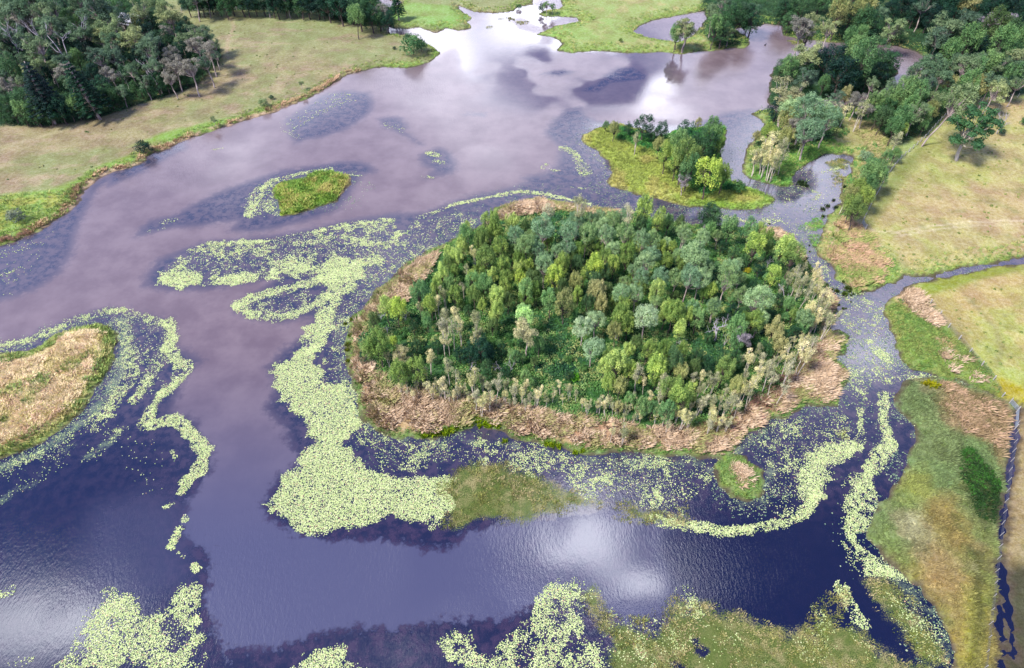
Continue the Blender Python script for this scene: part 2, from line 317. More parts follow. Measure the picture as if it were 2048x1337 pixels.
# ------------------------------------------------------------------ survey grid, fine near the camera, coarse far away
def axis(a, b, s0, s1):
    out = [a]; 
    while out[-1] < b:
        t = (out[-1]-a)/(b-a); out.append(out[-1]+s0+(s1-s0)*t)
    return out
ys = axis(22, 340, .42, 1.15)
ys = [-3000, -1200, -500, -200, -80, -30, -5, 8, 16] + ys + [ys[-1]+d for d in (4, 10, 20, 40, 80, 160, 320, 700, 1500, 3200, 7000)]
xr = axis(0, 270, .45, 1.3)
xr = xr + [xr[-1]+d for d in (4, 10, 20, 40, 80, 160, 320, 700, 1500, 3200, 7000)]
xs_ = [-v for v in xr[::-1][:-1]] + xr
XG, YG = np.meshgrid(np.array(xs_), np.array(ys))
nx, ny = len(xs_), len(ys)
XF, YF = XG.ravel(), YG.ravel()
core = (YF > 20) & (YF < 345) & (np.abs(XF) < 275)
def on_core(fn, fill=0.0):
    out = np.full(XF.shape, fill, float); out[core] = fn(XF[core], YF[core]); return out
xc, yc = XF[core], YF[core]
wob = (fbm(xc, yc, 3.6, 3, 4)-.5)*2.8 + (fbm(xc, yc, 1.0, 9, 2)-.5)*1.1
land = {k: sdf(xc, yc, [w]) for k, w in LW.items()}
lag = sdf(xc, yc, [LAGW])
land['north'] = np.minimum(land['north'], -lag)
for pth, hw in CREEKS:
    d = pathd(xc, yc, pth)-hw
    for k in ('west', 'marsh', 'north', 'south'): land[k] = np.minimum(land[k], d)
LS = np.maximum.reduce(list(land.values())) + wob*sst(np.maximum.reduce(list(land.values())), -6, -1.5)*.8
kinds = list(land); own = np.argmax(np.stack([land[k] for k in kinds]), 0)
PX, PY = P(xc, yc)
hgt = np.where(LS > 0, .12+.75*sst(LS, 0, 3.5), .12+LS*.28)
hgt = np.clip(hgt, -1.5, 2)
hgt += np.where(LS > 1, (fbm(xc, yc, 30, 21, 2)-.5)*.8*sst(LS, 1, 8), 0) + np.where(LS > .5, (fbm(xc, yc, 1.6, 22, 2)-.5)*.16, 0)
Z = np.full(XF.shape, .8); Z[core] = hgt
# ------------------------------------------------------------------ ground colours: differences of grass, reed and soil, plus one reflection painted on the marsh
def zone(s, soft=2.0, seed=1, wobble=3.0, k=1.0):
    d = sdf(xc, yc, [world_poly(poly(s))]) + (fbm(xc, yc, 5, seed, 4)-.5)*2*wobble
    return sst(d, -soft/2, soft/2)*k
n1 = fbm(xc, yc, 22, 11, 4); n2 = fbm(xc, yc, 5, 12, 4); n3 = fbm(xc, yc, 1.3, 13, 3)
col = np.zeros((len(xc), 3)); col[:] = C(178, 170, 125)
def lay(m, c, seed=None):
    global col
    m = np.clip(m, 0, 1)[:, None]; col = col*(1-m) + np.array(c if not isinstance(c, tuple) else C(*c))*m
def own_(k): return (own == kinds.index(k)).astype(float)
w = own_('west')
lay(w, (160, 148, 110)); lay(w*sst(n1, .45, .6), (148, 151, 102)); lay(w*sst(n2, .52, .7)*.7, (176, 156, 126))
lay(w*sst(PY, 170, 60)*.75, (150, 158, 106))
lay(w*sst(fbm(xc*1.0, yc*3, 9, 31, 4), .58, .72)*.45, (176, 150, 128))
lay(w*zone('-50,400 60,392 110,385 160,365 200,340 330,290 260,300 330,270 480,238 620,190 760,130 860,125 860,70 1000,60 1000,300 300,480 -50,520', 2.5, 2, 1.0), (140, 168, 84))
lay(w*zone('-50,400 60,400 130,395 150,440 -50,500', 4, 3)*sst(n2, .45, .6)*.8, (178, 176, 92))
lay(w*sst(LS, 1.9, 1.0)*sst(n2, .30, .42)*sst(PX, 720, 560), (196, 168, 136))
lay(w*zone('790,8 940,20 935,45 900,60 850,52 790,52 770,25', 3, 4, 1.5), (140, 172, 92))
lay(w*zone('805,12 900,20 905,38 850,52 800,50', 4, 4, 1.5)*.6, (152, 176, 104))
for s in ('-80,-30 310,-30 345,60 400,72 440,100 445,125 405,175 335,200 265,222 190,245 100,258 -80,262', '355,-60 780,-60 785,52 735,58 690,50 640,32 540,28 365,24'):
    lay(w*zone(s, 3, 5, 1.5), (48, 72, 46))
w = own_('north')
lay(w, (160, 172, 106)); lay(w*sst(n2, .5, .66)*.8, (182, 172, 120)); lay(w*sst(PX, 1380, 1100)*sst(PY, 0, 60)*.5, (140, 176, 88))
lay(w*sst(LS, 3.5, 1)*.6, (138, 165, 82))
pad = zone('1730,450 1740,400 1790,340 1850,283 1920,222 2048,205 3000,100 3000,300 2300,495 2048,516 1950,530 1847,548 1800,530 1760,490', 2, 6, .8)
lay(w*pad, (184, 172, 116)); lay(w*pad*sst(n2, .5, .66)*.8, (168, 168, 98)); lay(w*pad*sst(n1, .52, .66)*.7, (190, 164, 122))
lay(w*pad*sst(PY, 420, 300)*sst(PX, 1980, 1800)*.5, (162, 176, 96))
lay(w*pad*zone('1740,415 1790,335 1850,290 1830,330 1770,420 1735,460', 3, 7, 1)*.8, (128, 140, 74))
lay(w*zone('1780,560 1850,548 1950,524 2060,505 2400,450 2400,560 1780,620', 2, 7, 1), (148, 166, 82))
lay(w*zone('1655,445 1690,430 1735,455 1765,500 1790,545 1760,575 1715,592 1690,560 1640,510 1640,470', 3, 8, 1.5)*sst(n2, .3, .5), (192, 168, 128))
lay(w*zone('1720,500 1770,500 1800,550 1760,575 1720,560', 3, 8, 2)*.8, (140, 172, 78))
lay(w*zone('1500,350 1560,310 1610,300 1660,275 1690,300 1640,316 1600,335 1580,380 1500,375', 3, 8, 1.5), (112, 158, 76))
lay(w*zone('1670,235 1740,240 1790,290 1750,350 1715,420 1680,430 1690,370 1725,315 1650,300', 3, 8, 1.5), (168, 164, 106))
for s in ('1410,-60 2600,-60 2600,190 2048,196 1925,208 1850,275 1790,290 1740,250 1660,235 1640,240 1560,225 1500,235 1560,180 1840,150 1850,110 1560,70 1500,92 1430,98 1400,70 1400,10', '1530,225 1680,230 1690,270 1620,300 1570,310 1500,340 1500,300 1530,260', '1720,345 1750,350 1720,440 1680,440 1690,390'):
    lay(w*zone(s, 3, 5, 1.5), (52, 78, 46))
w = own_('south')
lay(w, (182, 168, 106)); lay(w*sst(n1, .46, .6)*.55, (172, 176, 98)); lay(w*zone('1950,640 2100,600 2300,800 2048,800 1950,700', 6, 9, 5)*.55, (164, 180, 92)); lay(w*sst(n2, .52, .68)*.5, (200, 172, 124))
lay(w*zone('1790,600 1815,580 1850,560 1960,535 2048,528 2048,545 1930,572 1850,600 1830,590', 2, 9, 1), (152, 162, 74))
fen = zone('1770,560 1812,575 1850,600 1900,660 1935,705 1975,750 2010,800 1900,800 1770,740', 1.5, 10, .8)
lay(w*fen, (128, 150, 74)); lay(w*fen*sst(n2, .5, .6)*.7, (150, 148, 84))
lay(w*zone('1790,600 1800,580 1830,580 1870,625 1895,650 1870,660 1820,630', 1.5, 10, 1), (196, 166, 128))
lay(w*fen*zone('1850,680 1900,680 1960,750 1990,790 1900,765 1870,720', 2, 10, 3)*sst(n2, .42, .55), (188, 164, 118))
lay(w*zone('2005,795 1985,760 2048,785 2200,820 2200,860 2048,815', 2, 10, 1)*.8, (176, 166, 48))
w = own_('marsh')
lay(w, (132, 144, 78)); lay(w*sst(n2, .42, .6), (158, 148, 92)); lay(w*sst(LS, 14, 8)*.8*sst(PY, 1180, 1000), (124, 150, 96)); lay(w*sst(fbm(xc, yc, 7, 133, 4), .55, .68)*.7, (182, 172, 132))
lay(w*zone('1850,1000 1900,980 1960,1100 1960,1337 1900,1337 1860,1150', 8, 11, 6)*.8, (160, 136, 80)); lay(w*sst(n3, .6, .72)*sst(n1, .4, .6)*.5, (92, 104, 48))
lay(w*zone('1870,765 1950,785 2003,800 2020,840 2008,960 1960,890 1910,860 1870,820', 3, 12, 2), (156, 138, 98)); lay(w*zone('1870,765 1950,785 2003,800 2020,840 2008,960 1960,890 1910,860 1870,820', 3, 12, 2)*sst(n2, .5, .62), (178, 152, 118))
lay(w*zone('1912,905 1945,905 1975,940 1998,970 2003,1020 1990,1052 1950,1040 1930,1000 1915,950', 1.6, 13, 1.2), (44, 72, 32))
lay(w*zone('2036,800 2300,800 2300,1500 2010,1500 2005,1200 2006,1070 2018,950 2030,850', 1.2, 13, .4), (158, 140, 100))
lay(w*zone('2020,1120 2090,1140 2120,1400 2000,1400 1998,1180', 4, 13, 2)*.85, (52, 62, 46))
lay(w*zone('1785,1040 1815,1030 1835,1060 1825,1095 1800,1090', 5, 12, 3)*.4, (190, 186, 156)); lay(w*zone('1820,1100 1900,1080 1925,1180 1900,1280 1860,1200', 6, 12, 4)*.4, (168, 142, 100))  # first patch: pale reflection off the wet marsh, painted into the ground colour
lay(w*zone('1930,1180 1965,1180 1955,1337 1925,1337', 4, 12, 2)*.6, (158, 168, 66)); lay(w*zone('1790,960 1850,940 1880,1010 1840,1030 1780,1020', 5, 12, 4)*.5, (170, 172, 76))
lay(w*sst(fbm(xc*1.6, yc*.7, 2.6, 135, 4), .56, .66)*.40*sst(LS, 1, 3), (84, 96, 50))
lay(w*sst(pathd(xc, yc, poly('1915,870 1925,930 1935,1010 1942,1090 1950,1180 1960,1280')), 1.1, .2)*.55*sst(n2, .35, .5), (70, 78, 42))
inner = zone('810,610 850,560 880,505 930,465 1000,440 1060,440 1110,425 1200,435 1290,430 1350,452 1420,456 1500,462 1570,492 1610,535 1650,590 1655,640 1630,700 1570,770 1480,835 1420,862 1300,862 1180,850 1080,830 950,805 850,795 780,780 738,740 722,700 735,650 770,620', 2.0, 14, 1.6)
w = own_('island')
lay(w, (192, 158, 126)); lay(w*sst(n2, .46, .6)*.7, (176, 148, 110)); lay(w*sst(LS, 1.6, .3), (126, 150, 82)); lay(w*zone('985,430 1030,402 1200,415 1300,430 1200,440 1060,440', 3, 14, 1)*.7, (160, 158, 96))
lay(w*zone('1380,850 1560,720 1640,690 1620,780 1500,860 1400,900', 3, 14, 3)*.6, (150, 120, 100))
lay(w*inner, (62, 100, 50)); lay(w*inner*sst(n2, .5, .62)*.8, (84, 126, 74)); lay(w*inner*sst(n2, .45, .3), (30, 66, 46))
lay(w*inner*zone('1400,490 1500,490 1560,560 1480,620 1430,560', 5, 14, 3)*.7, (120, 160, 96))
w = own_('spit')
lay(w, (164, 178, 84)); lay(w*sst(n2, .48, .6)*.8, (190, 182, 104)); lay(w*zone('1230,255 1300,270 1460,240 1460,370 1490,380 1400,395 1350,360 1310,310 1230,285', 3, 15, 1.5), (60, 120, 56)); lay(w*sst(LS, 3, 1)*sst(PX, 1300, 1420)*.7, (140, 186, 78))
w = own_('islet'); lay(w, (152, 180, 70)); lay(w*sst(n2, .5, .6)*.7, (176, 180, 92)); lay(w*sst(n2, .42, .3)*.8, (104, 150, 56)); lay(w*sst(LS, .9, .3)*sst(PX, 650, 690), (180, 150, 120))
w = own_('west_island'); lay(w, (198, 170, 126)); lay(w*sst(n2, .46, .6)*.6, (184, 176, 108)); lay(w*sst(LS, 2.4, .3), (160, 176, 96))
w = own_('tiny'); lay(w, (134, 158, 84)); lay(w*sst(LS, 2.2, 3.2), (196, 162, 126))
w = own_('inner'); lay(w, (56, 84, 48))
lay(sst(LS, .55, .15)*sst(n3, .40, .5)*.8, (92, 82, 66)); lay(sst(LS, .05, -.5), (88, 78, 70))
for s_, w_, c_, k_ in (('2300,440 2048,446 1950,450 1860,458 1790,470 1740,465', .28, (222, 206, 168), .6), ('2300,452 2048,454 1950,458 1860,466 1790,478', .28, (222, 206, 168), .5), ('1748,440 1790,372 1840,318 1880,290 1900,250', .35, (150, 150, 90), .6), ('1756,440 1798,376 1850,322 1890,294', .35, (150, 150, 90), .6),
    ('1930,600 1985,660 2000,700 1985,740', .5, (150, 140, 96), .5), ('1850,610 1905,665 1950,725 1990,780', .5, (140, 128, 90), .7), ('462,40 470,60 458,85 455,110', .5, (190, 160, 140), .5), ('200,322 330,262 420,215 520,165', .45, (140, 140, 100), .35), ('206,328 336,267 428,220', .4, (140, 140, 100), .3), ('0,300 120,270 260,225 400,180 450,130', .6, (190, 178, 140), .35), ('1990,880 1975,960 1955,1080 1948,1200 1940,1337', .4, (90, 90, 50), .5)):
    lay(sst(pathd(xc, yc, poly(s_)), w_*2.2, w_*.5)*k_*sst(n2, .25, .45), c_)
lay(sst(fbm(xc, yc, 3.2, 131, 4), .64, .74)*sst(LS, 2, 4)*((own == 0)+(own == kinds.index('north'))+(own == kinds.index('south'))).astype(float)*.45, (136, 140, 84))
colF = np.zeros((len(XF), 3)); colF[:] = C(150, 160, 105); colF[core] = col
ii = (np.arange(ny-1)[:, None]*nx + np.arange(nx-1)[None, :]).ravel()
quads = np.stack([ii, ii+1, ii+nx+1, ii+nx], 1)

m, t, out = newmat('ground_cover')
pos = t.n('ShaderNodeNewGeometry').outputs['Position']
a = attr(t, 'ground_tint', 'Color')
f1, c1 = t.noise(pos, 1.1, 5, .65); f2, _ = t.noise(t.vscale(pos, (1.2, 4.2, 1), (0, 0, .35)), 1.0, 4, .7); f3, _ = t.noise(pos, .18, 4, .6)
f4, _ = t.noise(pos, 3.6, 4, .7); f5, _ = t.noise(pos, 9.0, 2, .6)
v = t.math('ADD', t.math('ADD', t.ramp(f4, .32, .68, -.20, .20), t.ramp(f5, .3, .7, -.10, .10)), t.ramp(f1, .30, .70, .86, 1.12))
v = t.math('ADD', v, t.ramp(f2, .3, .7, -.05, .05)); v = t.math('MULTIPLY', v, t.ramp(f3, .35, .65, .88, 1.12))
cc = t.mix(1.0, a, t.mix(0, (1, 1, 1), (1, 1, 1)), 'MULTIPLY')
hs = t.n('ShaderNodeHueSaturation'); t.l(a, hs.inputs['Color']); t.l(v, hs.inputs['Value'])
t.l(t.ramp(f3, .3, .7, .485, .515), hs.inputs['Hue']); t.l(t.ramp(f1, .3, .7, 1.12, .88), hs.inputs['Saturation'])
bs = t.n('ShaderNodeBsdfPrincipled'); t.l(hs.outputs[0], bs.inputs['Base Color']); bs.inputs['Roughness'].default_value = .95; bs.inputs['Specular IOR Level'].default_value = .15
bp = t.n('ShaderNodeBump'); bp.inputs['Strength'].default_value = .5; bp.inputs['Distance'].default_value = .14
t.l(t.math('ADD', f1, f4), bp.inputs['Height']); t.l(bp.outputs[0], bs.inputs['Normal']); t.l(bs.outputs[0], out.inputs[0])
M_ground = m
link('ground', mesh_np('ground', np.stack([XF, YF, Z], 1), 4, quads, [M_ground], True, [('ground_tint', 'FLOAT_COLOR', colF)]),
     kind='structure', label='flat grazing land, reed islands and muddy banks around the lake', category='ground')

# ------------------------------------------------------------------ the lake: one sheet of water
wsd = sdf(xc, yc, WEED_REFLW); shoal = sst(sdf(xc, yc, SILTW), -7, 2)*.55
wsd = np.clip(wsd, -8, 12)
film = np.zeros(len(xc))
for p, hw, s in FILM:
    w_ = world_poly(p); sc = mpp(p[:, 1].mean())*hw
    film = np.maximum(film, s*sst(pathd(xc, yc, p), sc*1.25, sc*.2))
em = np.zeros(len(xc))
for p, s in EMERG:
    em = np.maximum(em, s*sst(sdf(xc, yc, [world_poly(p)])+(fbm(xc, yc, 3.5, 41, 4)-.5)*5-7*sst(fbm(xc, yc, 7, 43, 4), .54, .64)*(s < 1.0 or len(p) > 20), -1.0, 2.2))
glass = np.clip(sst(fbm(xc, yc, 18, 151, 3), .3, .55)*(sst(((PX-1130)/260)**2+((PY-130)/110)**2, 1.2, .5)+sst(((PX-1260)/260)**2+((PY-1110)/110)**2, 1.5, .2)+.8*sst(((PX-990)/130)**2+((PY-50)/60)**2, 1.3, .5)), 0, 1)
rip = (1-.85*glass)*np.clip(.35+.65*sst(fbm(xc, yc, 26, 51, 3), .38, .62), 0, 1)
deep = sst(PX+(fbm(xc, yc, 12, 61, 4)-.5)*200, 1180, 1520)*sst(PY, 950, 1080) + sst(PX, 420, 250)*sst(PY, 780, 950)*.6
fill = lambda d, f: (lambda o: (o.__setitem__(core, d), o)[1])(np.full(XF.shape, float(f)))
near = fill(LS, -5) < 1.6
keep = near[quads].any(1) & core[quads].all(1)
qw = quads[keep]; used = np.zeros(len(XF), bool); used[qw] = True; remap = np.cumsum(used)-1
VW = np.stack([XF, YF, np.zeros(len(XF))], 1)[used]
m, t, out = newmat('lake_water')
pos = t.n('ShaderNodeNewGeometry').outputs['Position']
wa = attr(t, 'weed_refl_depth'); fa = attr(t, 'algae'); ea = attr(t, 'drowned_grass'); ra = attr(t, 'ripple'); da = attr(t, 'deep')
e1, _ = t.noise(pos, .55, 6, .68); e2, _ = t.noise(pos, .12, 4, .6); e3, _ = t.noise(pos, 2.2, 4, .65); e4, _ = t.noise(pos, 5.5, 3, .6)
edge = t.math('ADD', wa, t.math('MULTIPLY', t.math('SUBTRACT', e1, .5), 7.5))
soft = t.math('ADD', 1.0, t.math('MULTIPLY', t.math('SUBTRACT', 1.0, attr(t, 'clarity')), 1.6)); k = t.ramp(t.math('DIVIDE', edge, soft), -.5, .8); k = t.math('MULTIPLY', k, t.math('SUBTRACT', 1.0, t.math('MULTIPLY', t.math('MULTIPLY', t.math('SUBTRACT', soft, 1.0), .20), t.ramp(e1, .38, .62)))); k = t.math('MAXIMUM', k, t.ramp(da, .15, .85)); k = t.math('MULTIPLY', k, t.math('SUBTRACT', 1.0, attr(t, 'shoal')))
silt = t.mix(t.ramp(e2, .3, .7), C(120, 102, 106), C(142, 124, 126)); silt = t.mix(attr(t, 'clarity'), silt, C(84, 84, 110))
dark = t.mix(t.ramp(e1, .42, .62), (.012, .013, .035), (.040, .026, .052))
dark = t.mix(t.math('MULTIPLY', t.math('SUBTRACT', 1.0, attr(t, 'clarity')), .8), dark, t.mix(t.ramp(e1, .4, .6), C(66, 70, 92), C(86, 82, 98)))
dark = t.mix(t.math('MULTIPLY', da, .85), dark, (.004, .006, .022))
k = t.math('MAXIMUM', k, t.math('MULTIPLY', attr(t, 'glass'), .5)); body = t.mix(k, silt, dark)
dd = t.math('MULTIPLY', da, .55); body = t.mix(dd, body, (.006, .007, .030))
# algae speckle and drowned grass
e5, _ = t.noise(pos, .35, 5, .6); spk = t.math('ADD', t.math('MULTIPLY', e3, .38), t.math('MULTIPLY', e4, .62)); spf = t.math('ADD', spk, t.math('MULTIPLY', t.math('SUBTRACT', e5, .5), .9))
fm = t.ramp(t.math('ADD', spf, t.math('MULTIPLY', fa, .34)), .60, .84)
fm = t.math('MULTIPLY', fm, t.ramp(fa, 0, .12))
acol = t.mix(e1, C(128, 158, 124), C(184, 204, 160))
body = t.mix(t.math('MULTIPLY', fm, .38), body, acol)
em_ = t.ramp(t.math('ADD', spk, t.math('MULTIPLY', ea, .30)), .54, .74)
em_ = t.math('MULTIPLY', em_, t.ramp(ea, 0, .2))
ecol = t.mix(t.ramp(e1, .42, .6), t.mix(t.ramp(e4, .4, .6), C(64, 78, 36), C(126, 138, 76)), t.mix(t.ramp(e4, .4, .6), C(112, 104, 62), C(178, 170, 118)))
ecol = t.mix(t.ramp(e2, .40, .60, 0, .75), ecol, C(96, 112, 52)); body = t.mix(em_, body, ecol)
df = t.n('ShaderNodeBsdfDiffuse'); t.l(body, df.inputs['Color'])
gl = t.n('ShaderNodeBsdfGlossy'); gl.inputs['Color'].default_value = (1, 1, 1, 1)
k = t.math('MAXIMUM', k, t.math('MULTIPLY', attr(t, 'glass'), .55)); body = t.mix(k, silt, dark) if False else body
calm = t.ramp(k, 0, 1, 1.0, .5)
r1, _ = t.noise(t.vscale(pos, (1.5, .55, 1), (0, 0, .5)), 1.6, 4, .62); r2, _ = t.noise(t.vscale(pos, (1, .45, 1), (0, 0, -.25)), 5.0, 2, .5)
bp = t.n('ShaderNodeBump'); bp.inputs['Distance'].default_value = .05
t.l(t.math('MULTIPLY', t.math('MULTIPLY', calm, ra), 1.0), bp.inputs['Strength']); t.l(t.math('ADD', r1, t.math('MULTIPLY', r2, .35)), bp.inputs['Height'])
t.l(bp.outputs[0], gl.inputs['Normal']); t.l(t.math('MULTIPLY', t.math('MULTIPLY', calm, t.ramp(ra, 0, .6, .1, 1.0)), .17), gl.inputs['Roughness'])
fr = t.n('ShaderNodeFresnel'); fr.inputs['IOR'].default_value = 1.62; t.l(bp.outputs[0], fr.inputs['Normal'])
cover_ = t.math('MAXIMUM', t.math('MULTIPLY', fm, .7), em_)
fac = t.math('MULTIPLY', t.math('ADD', t.math('MULTIPLY', fr.outputs[0], 1.1), .035), t.math('SUBTRACT', 1.0, t.math('MULTIPLY', cover_, .8)), clamp=True)
ms = t.n('ShaderNodeMixShader'); t.l(fac, ms.inputs[0]); t.l(df.outputs[0], ms.inputs[1]); t.l(gl.outputs[0], ms.inputs[2]); t.l(ms.outputs[0], out.inputs[0])
M_water = m
link('water', mesh_np('water', VW, 4, remap[qw], [M_water], True, [('weed_refl_depth', 'FLOAT', fill(wsd, -8)[used]), ('algae', 'FLOAT', fill(film, 0)[used]),
     ('drowned_grass', 'FLOAT', fill(em, 0)[used]), ('ripple', 'FLOAT', fill(rip, .5)[used]), ('deep', 'FLOAT', fill(deep, 0)[used]), ('glass', 'FLOAT', fill(glass, 0)[used]), ('shoal', 'FLOAT', fill(shoal, 0)[used]), ('clarity', 'FLOAT', fill(sst(PY, 620, 1120), 0)[used])]),
     kind='structure', label='still shallow lake with silty channels, weed beds and cloud reflections', category='lake')

# lookups of the survey at any place
_yi = np.array(ys); _xi = np.array(xs_)
def look(arr, x, y):
    A = arr.reshape(ny, nx) if arr.size == nx*ny else None
    i = np.clip(np.searchsorted(_yi, y)-1, 0, ny-2); j = np.clip(np.searchsorted(_xi, x)-1, 0, nx-2)
    fy = (y-_yi[i])/(_yi[i+1]-_yi[i]); fx = (x-_xi[j])/(_xi[j+1]-_xi[j])
    return (A[i, j]*(1-fx)+A[i, j+1]*fx)*(1-fy)+(A[i+1, j]*(1-fx)+A[i+1, j+1]*fx)*fy
LSF = fill(LS, 5); ownF = np.full(len(XF), -1); ownF[core] = own
innerF = fill(inner, 0); emF = fill(em, 0)
def ground_z(x, y): return look(Z, np.asarray(x, float), np.asarray(y, float))
def ground_c(x, y): return np.stack([look(np.ascontiguousarray(colF[:, i]), x, y) for i in range(3)], 1)
def owner(x, y):
    i = np.clip(np.searchsorted(_yi, y), 0, ny-1); j = np.clip(np.searchsorted(_xi, x), 0, nx-1)
    return ownF.reshape(ny, nx)[i, j]
# ------------------------------------------------------------------ low plants: uncountable masses
def area_points(s, per_m2, seed=0, edge=0.0):
    """random world points inside a polygon given in photo points"""
    w_ = world_poly(poly(s) if isinstance(s, str) else s); lo, hi = w_.min(0), w_.max(0)
    lo = np.maximum(lo, (-260, 24)); hi = np.minimum(hi, (260, 330))
    n = int((hi[0]-lo[0])*(hi[1]-lo[1])*per_m2); r = np.random.RandomState(seed)
    x = r.uniform(lo[0], hi[0], n); y = r.uniform(lo[1], hi[1], n)
    px, py = P(x, y); vis = (px > -60) & (px < 2110) & (py > -40) & (py < 1400)
    x, y = x[vis], y[vis]
    k = sdf(x, y, [w_]) > edge
    return x[k], y[k]
def blades(name, x, y, z, cols, h, w, nb=8, lean=.5, spread=.35, wind=(.5, -.3), seed=1, mat=None, **props):
    r = np.random.RandomState(seed); n = len(x); N = n*nb
    h = np.repeat(np.broadcast_to(h, n), nb)*r.uniform(.6, 1.2, N); w = np.repeat(np.broadcast_to(w, n), nb)*r.uniform(.7, 1.3, N)
    a = r.uniform(0, 2*pi, N); rad = np.sqrt(r.rand(N))*np.repeat(np.broadcast_to(spread, n), nb)
    bx = np.repeat(x, nb)+np.cos(a)*rad; by = np.repeat(y, nb)+np.sin(a)*rad; bz = np.repeat(z, nb)-.05
    wa = (vn(np.repeat(x, nb), np.repeat(y, nb), 4.0, 61)-.5)*2.2
    wx = wind[0]*np.cos(wa)-wind[1]*np.sin(wa); wy = wind[0]*np.sin(wa)+wind[1]*np.cos(wa)
    lx = (np.cos(a)*.5*lean+wx+r.normal(0, .15, N))*h; ly = (np.sin(a)*.5*lean+wy+r.normal(0, .15, N))*h
    b = r.uniform(0, pi, N); ux = np.cos(b)*w; uy = np.sin(b)*w
    V = np.empty((N, 4, 3), np.float32)
    V[:, 0] = np.stack([bx-ux*.5, by-uy*.5, bz], 1); V[:, 1] = np.stack([bx+ux*.5, by+uy*.5, bz], 1)
    V[:, 2] = np.stack([bx+ux*.6+lx*.55, by+uy*.6+ly*.55, bz+h*.72], 1); V[:, 3] = np.stack([bx+lx, by+ly, bz+h*.95], 1)
    c = np.repeat(np.repeat(cols, nb, 0)*r.uniform(.75, 1.25, (N, 1)), 4, 0)
    return link(name, mesh_np(name, V.reshape(-1, 3), 4, np.arange(N*4), [mat], False, [('tint', 'FLOAT_COLOR', c)]), **props)
def leafmat(name, trans=.3, use_obj=False, up=0):
    m, t, out = newmat(name)
    if use_obj:
        oi = t.n('ShaderNodeObjectInfo'); tv = attr(t, 'tint')
        hs = t.n('ShaderNodeHueSaturation'); t.l(oi.outputs['Color'], hs.inputs['Color']); t.l(t.ramp(tv, 0, 1, .55, 1.6, False), hs.inputs['Value'])
        t.l(t.ramp(tv, 0, 1, .53, .475, False), hs.inputs['Hue']); c = hs.outputs[0]
    else: c = attr(t, 'tint', 'Color')
    d = t.n('ShaderNodeBsdfPrincipled'); t.l(c, d.inputs['Base Color']); d.inputs['Roughness'].default_value = .62
    if up:      # soft, fuzzy stands of thin blades catch light from above like turf
        g = t.n('ShaderNodeNewGeometry'); a_ = t.n('ShaderNodeVectorMath', operation='ADD'); t.l(g.outputs['Normal'], a_.inputs[0]); a_.inputs[1].default_value = (0, 0, up)
        b_ = t.n('ShaderNodeVectorMath', operation='NORMALIZE'); t.l(a_.outputs[0], b_.inputs[0]); t.l(b_.outputs[0], d.inputs['Normal'])
    d.inputs['Specular IOR Level'].default_value = .25; 0
    tr = t.n('ShaderNodeBsdfTranslucent'); t.l(c, tr.inputs['Color'])
    ms = t.n('ShaderNodeMixShader'); ms.inputs[0].default_value = trans; t.l(d.outputs[0], ms.inputs[1]); t.l(tr.outputs[0], ms.inputs[2]); t.l(ms.outputs[0], out.inputs[0])
    return m
M_blade = leafmat('grass_blade', .25, up=1.2); M_leaf = leafmat('tree_leaf', .28, True); M_low = leafmat('low_leaf', .25, up=.6)

# reeds ---------------------------------------------------------------
def jit(n, seed, pal, wts=None):
    r = np.random.RandomState(seed); p = np.array([C(*c) for c in pal]); return p[r.choice(len(pal), n, p=wts)]
X_, Y_, H_, K_ = [], [], [], []
def add_reed(s, dens, seed, h, pal, cond=None, wts=None, edge=.3):
    x, y = area_points(s, dens, seed, edge)
    ls = look(LSF, x, y); k = ls > .3
    if cond is not None: k &= cond(x, y, ls)
    k &= fbm(x, y, 2.2, 71, 2) > .30
    k &= np.random.RandomState(seed+50).rand(len(x)) < sst(sdf(x, y, [world_poly(poly(s) if isinstance(s, str) else s)])+(fbm(x, y, 3, 73, 3)-.5)*5, -.3, 2.2)
    x, y = x[k], y[k]; X_.append(x); Y_.append(y); H_.append(h*.8*(.5+1.0*vn(x, y, 1.6, 72)))
    pa = np.array([C(*c, k=.95) for c in pal]); q = np.clip(fbm(x, y, 3.0, seed+3, 3)*1.6-.3, 0, .999)*len(pa); i = q.astype(int); i = np.clip(i+np.random.RandomState(seed).randint(-1, 2, len(i)), 0, len(pa)-1)
    K_.append(pa[i])
TAN = [(210, 184, 154), (200, 172, 140), (222, 198, 168), (172, 148, 118), (186, 174, 120), (156, 158, 98)]
isl = kinds.index('island')
add_reed(LAND['island'], 5.5, 1, 1.25, TAN, lambda x, y, ls: (look(innerF, x, y) < .5) & (ls > .8))
add_reed('1340,870 1500,800 1580,720 1640,680 1640,760 1560,800 1500,860 1400,900', 3, 2, 1.1, [(150, 112, 96), (168, 128, 108), (132, 104, 84)], lambda x, y, ls: ls > 2)
add_reed(LAND['west_island'], 7, 3, .62, [(244, 218, 182), (238, 222, 170), (250, 230, 190), (222, 212, 140), (236, 204, 172)], lambda x, y, ls: ls > 1.6+2*vn(x, y, 3, 88))
add_reed(LAND['tiny'], 5, 4, 1.1, TAN[:3], lambda x, y, ls: ls > 2.0)
add_reed('1655,450 1690,435 1735,460 1762,500 1785,545 1760,570 1715,588 1690,560 1645,510', 4, 5, 1.1, [(206, 170, 138), (196, 172, 130), (180, 170, 110), (150, 168, 90)])
add_reed('1795,602 1805,582 1830,582 1870,628 1892,652 1865,660 1815,630', 4, 6, 1.1, TAN[:4])
add_reed('1870,768 1950,785 2003,802 2018,840 2008,950 1960,890 1910,860 1870,820', 4.0, 7, 1.2, [(150, 128, 94), (176, 150, 116), (196, 164, 134), (128, 118, 78)])
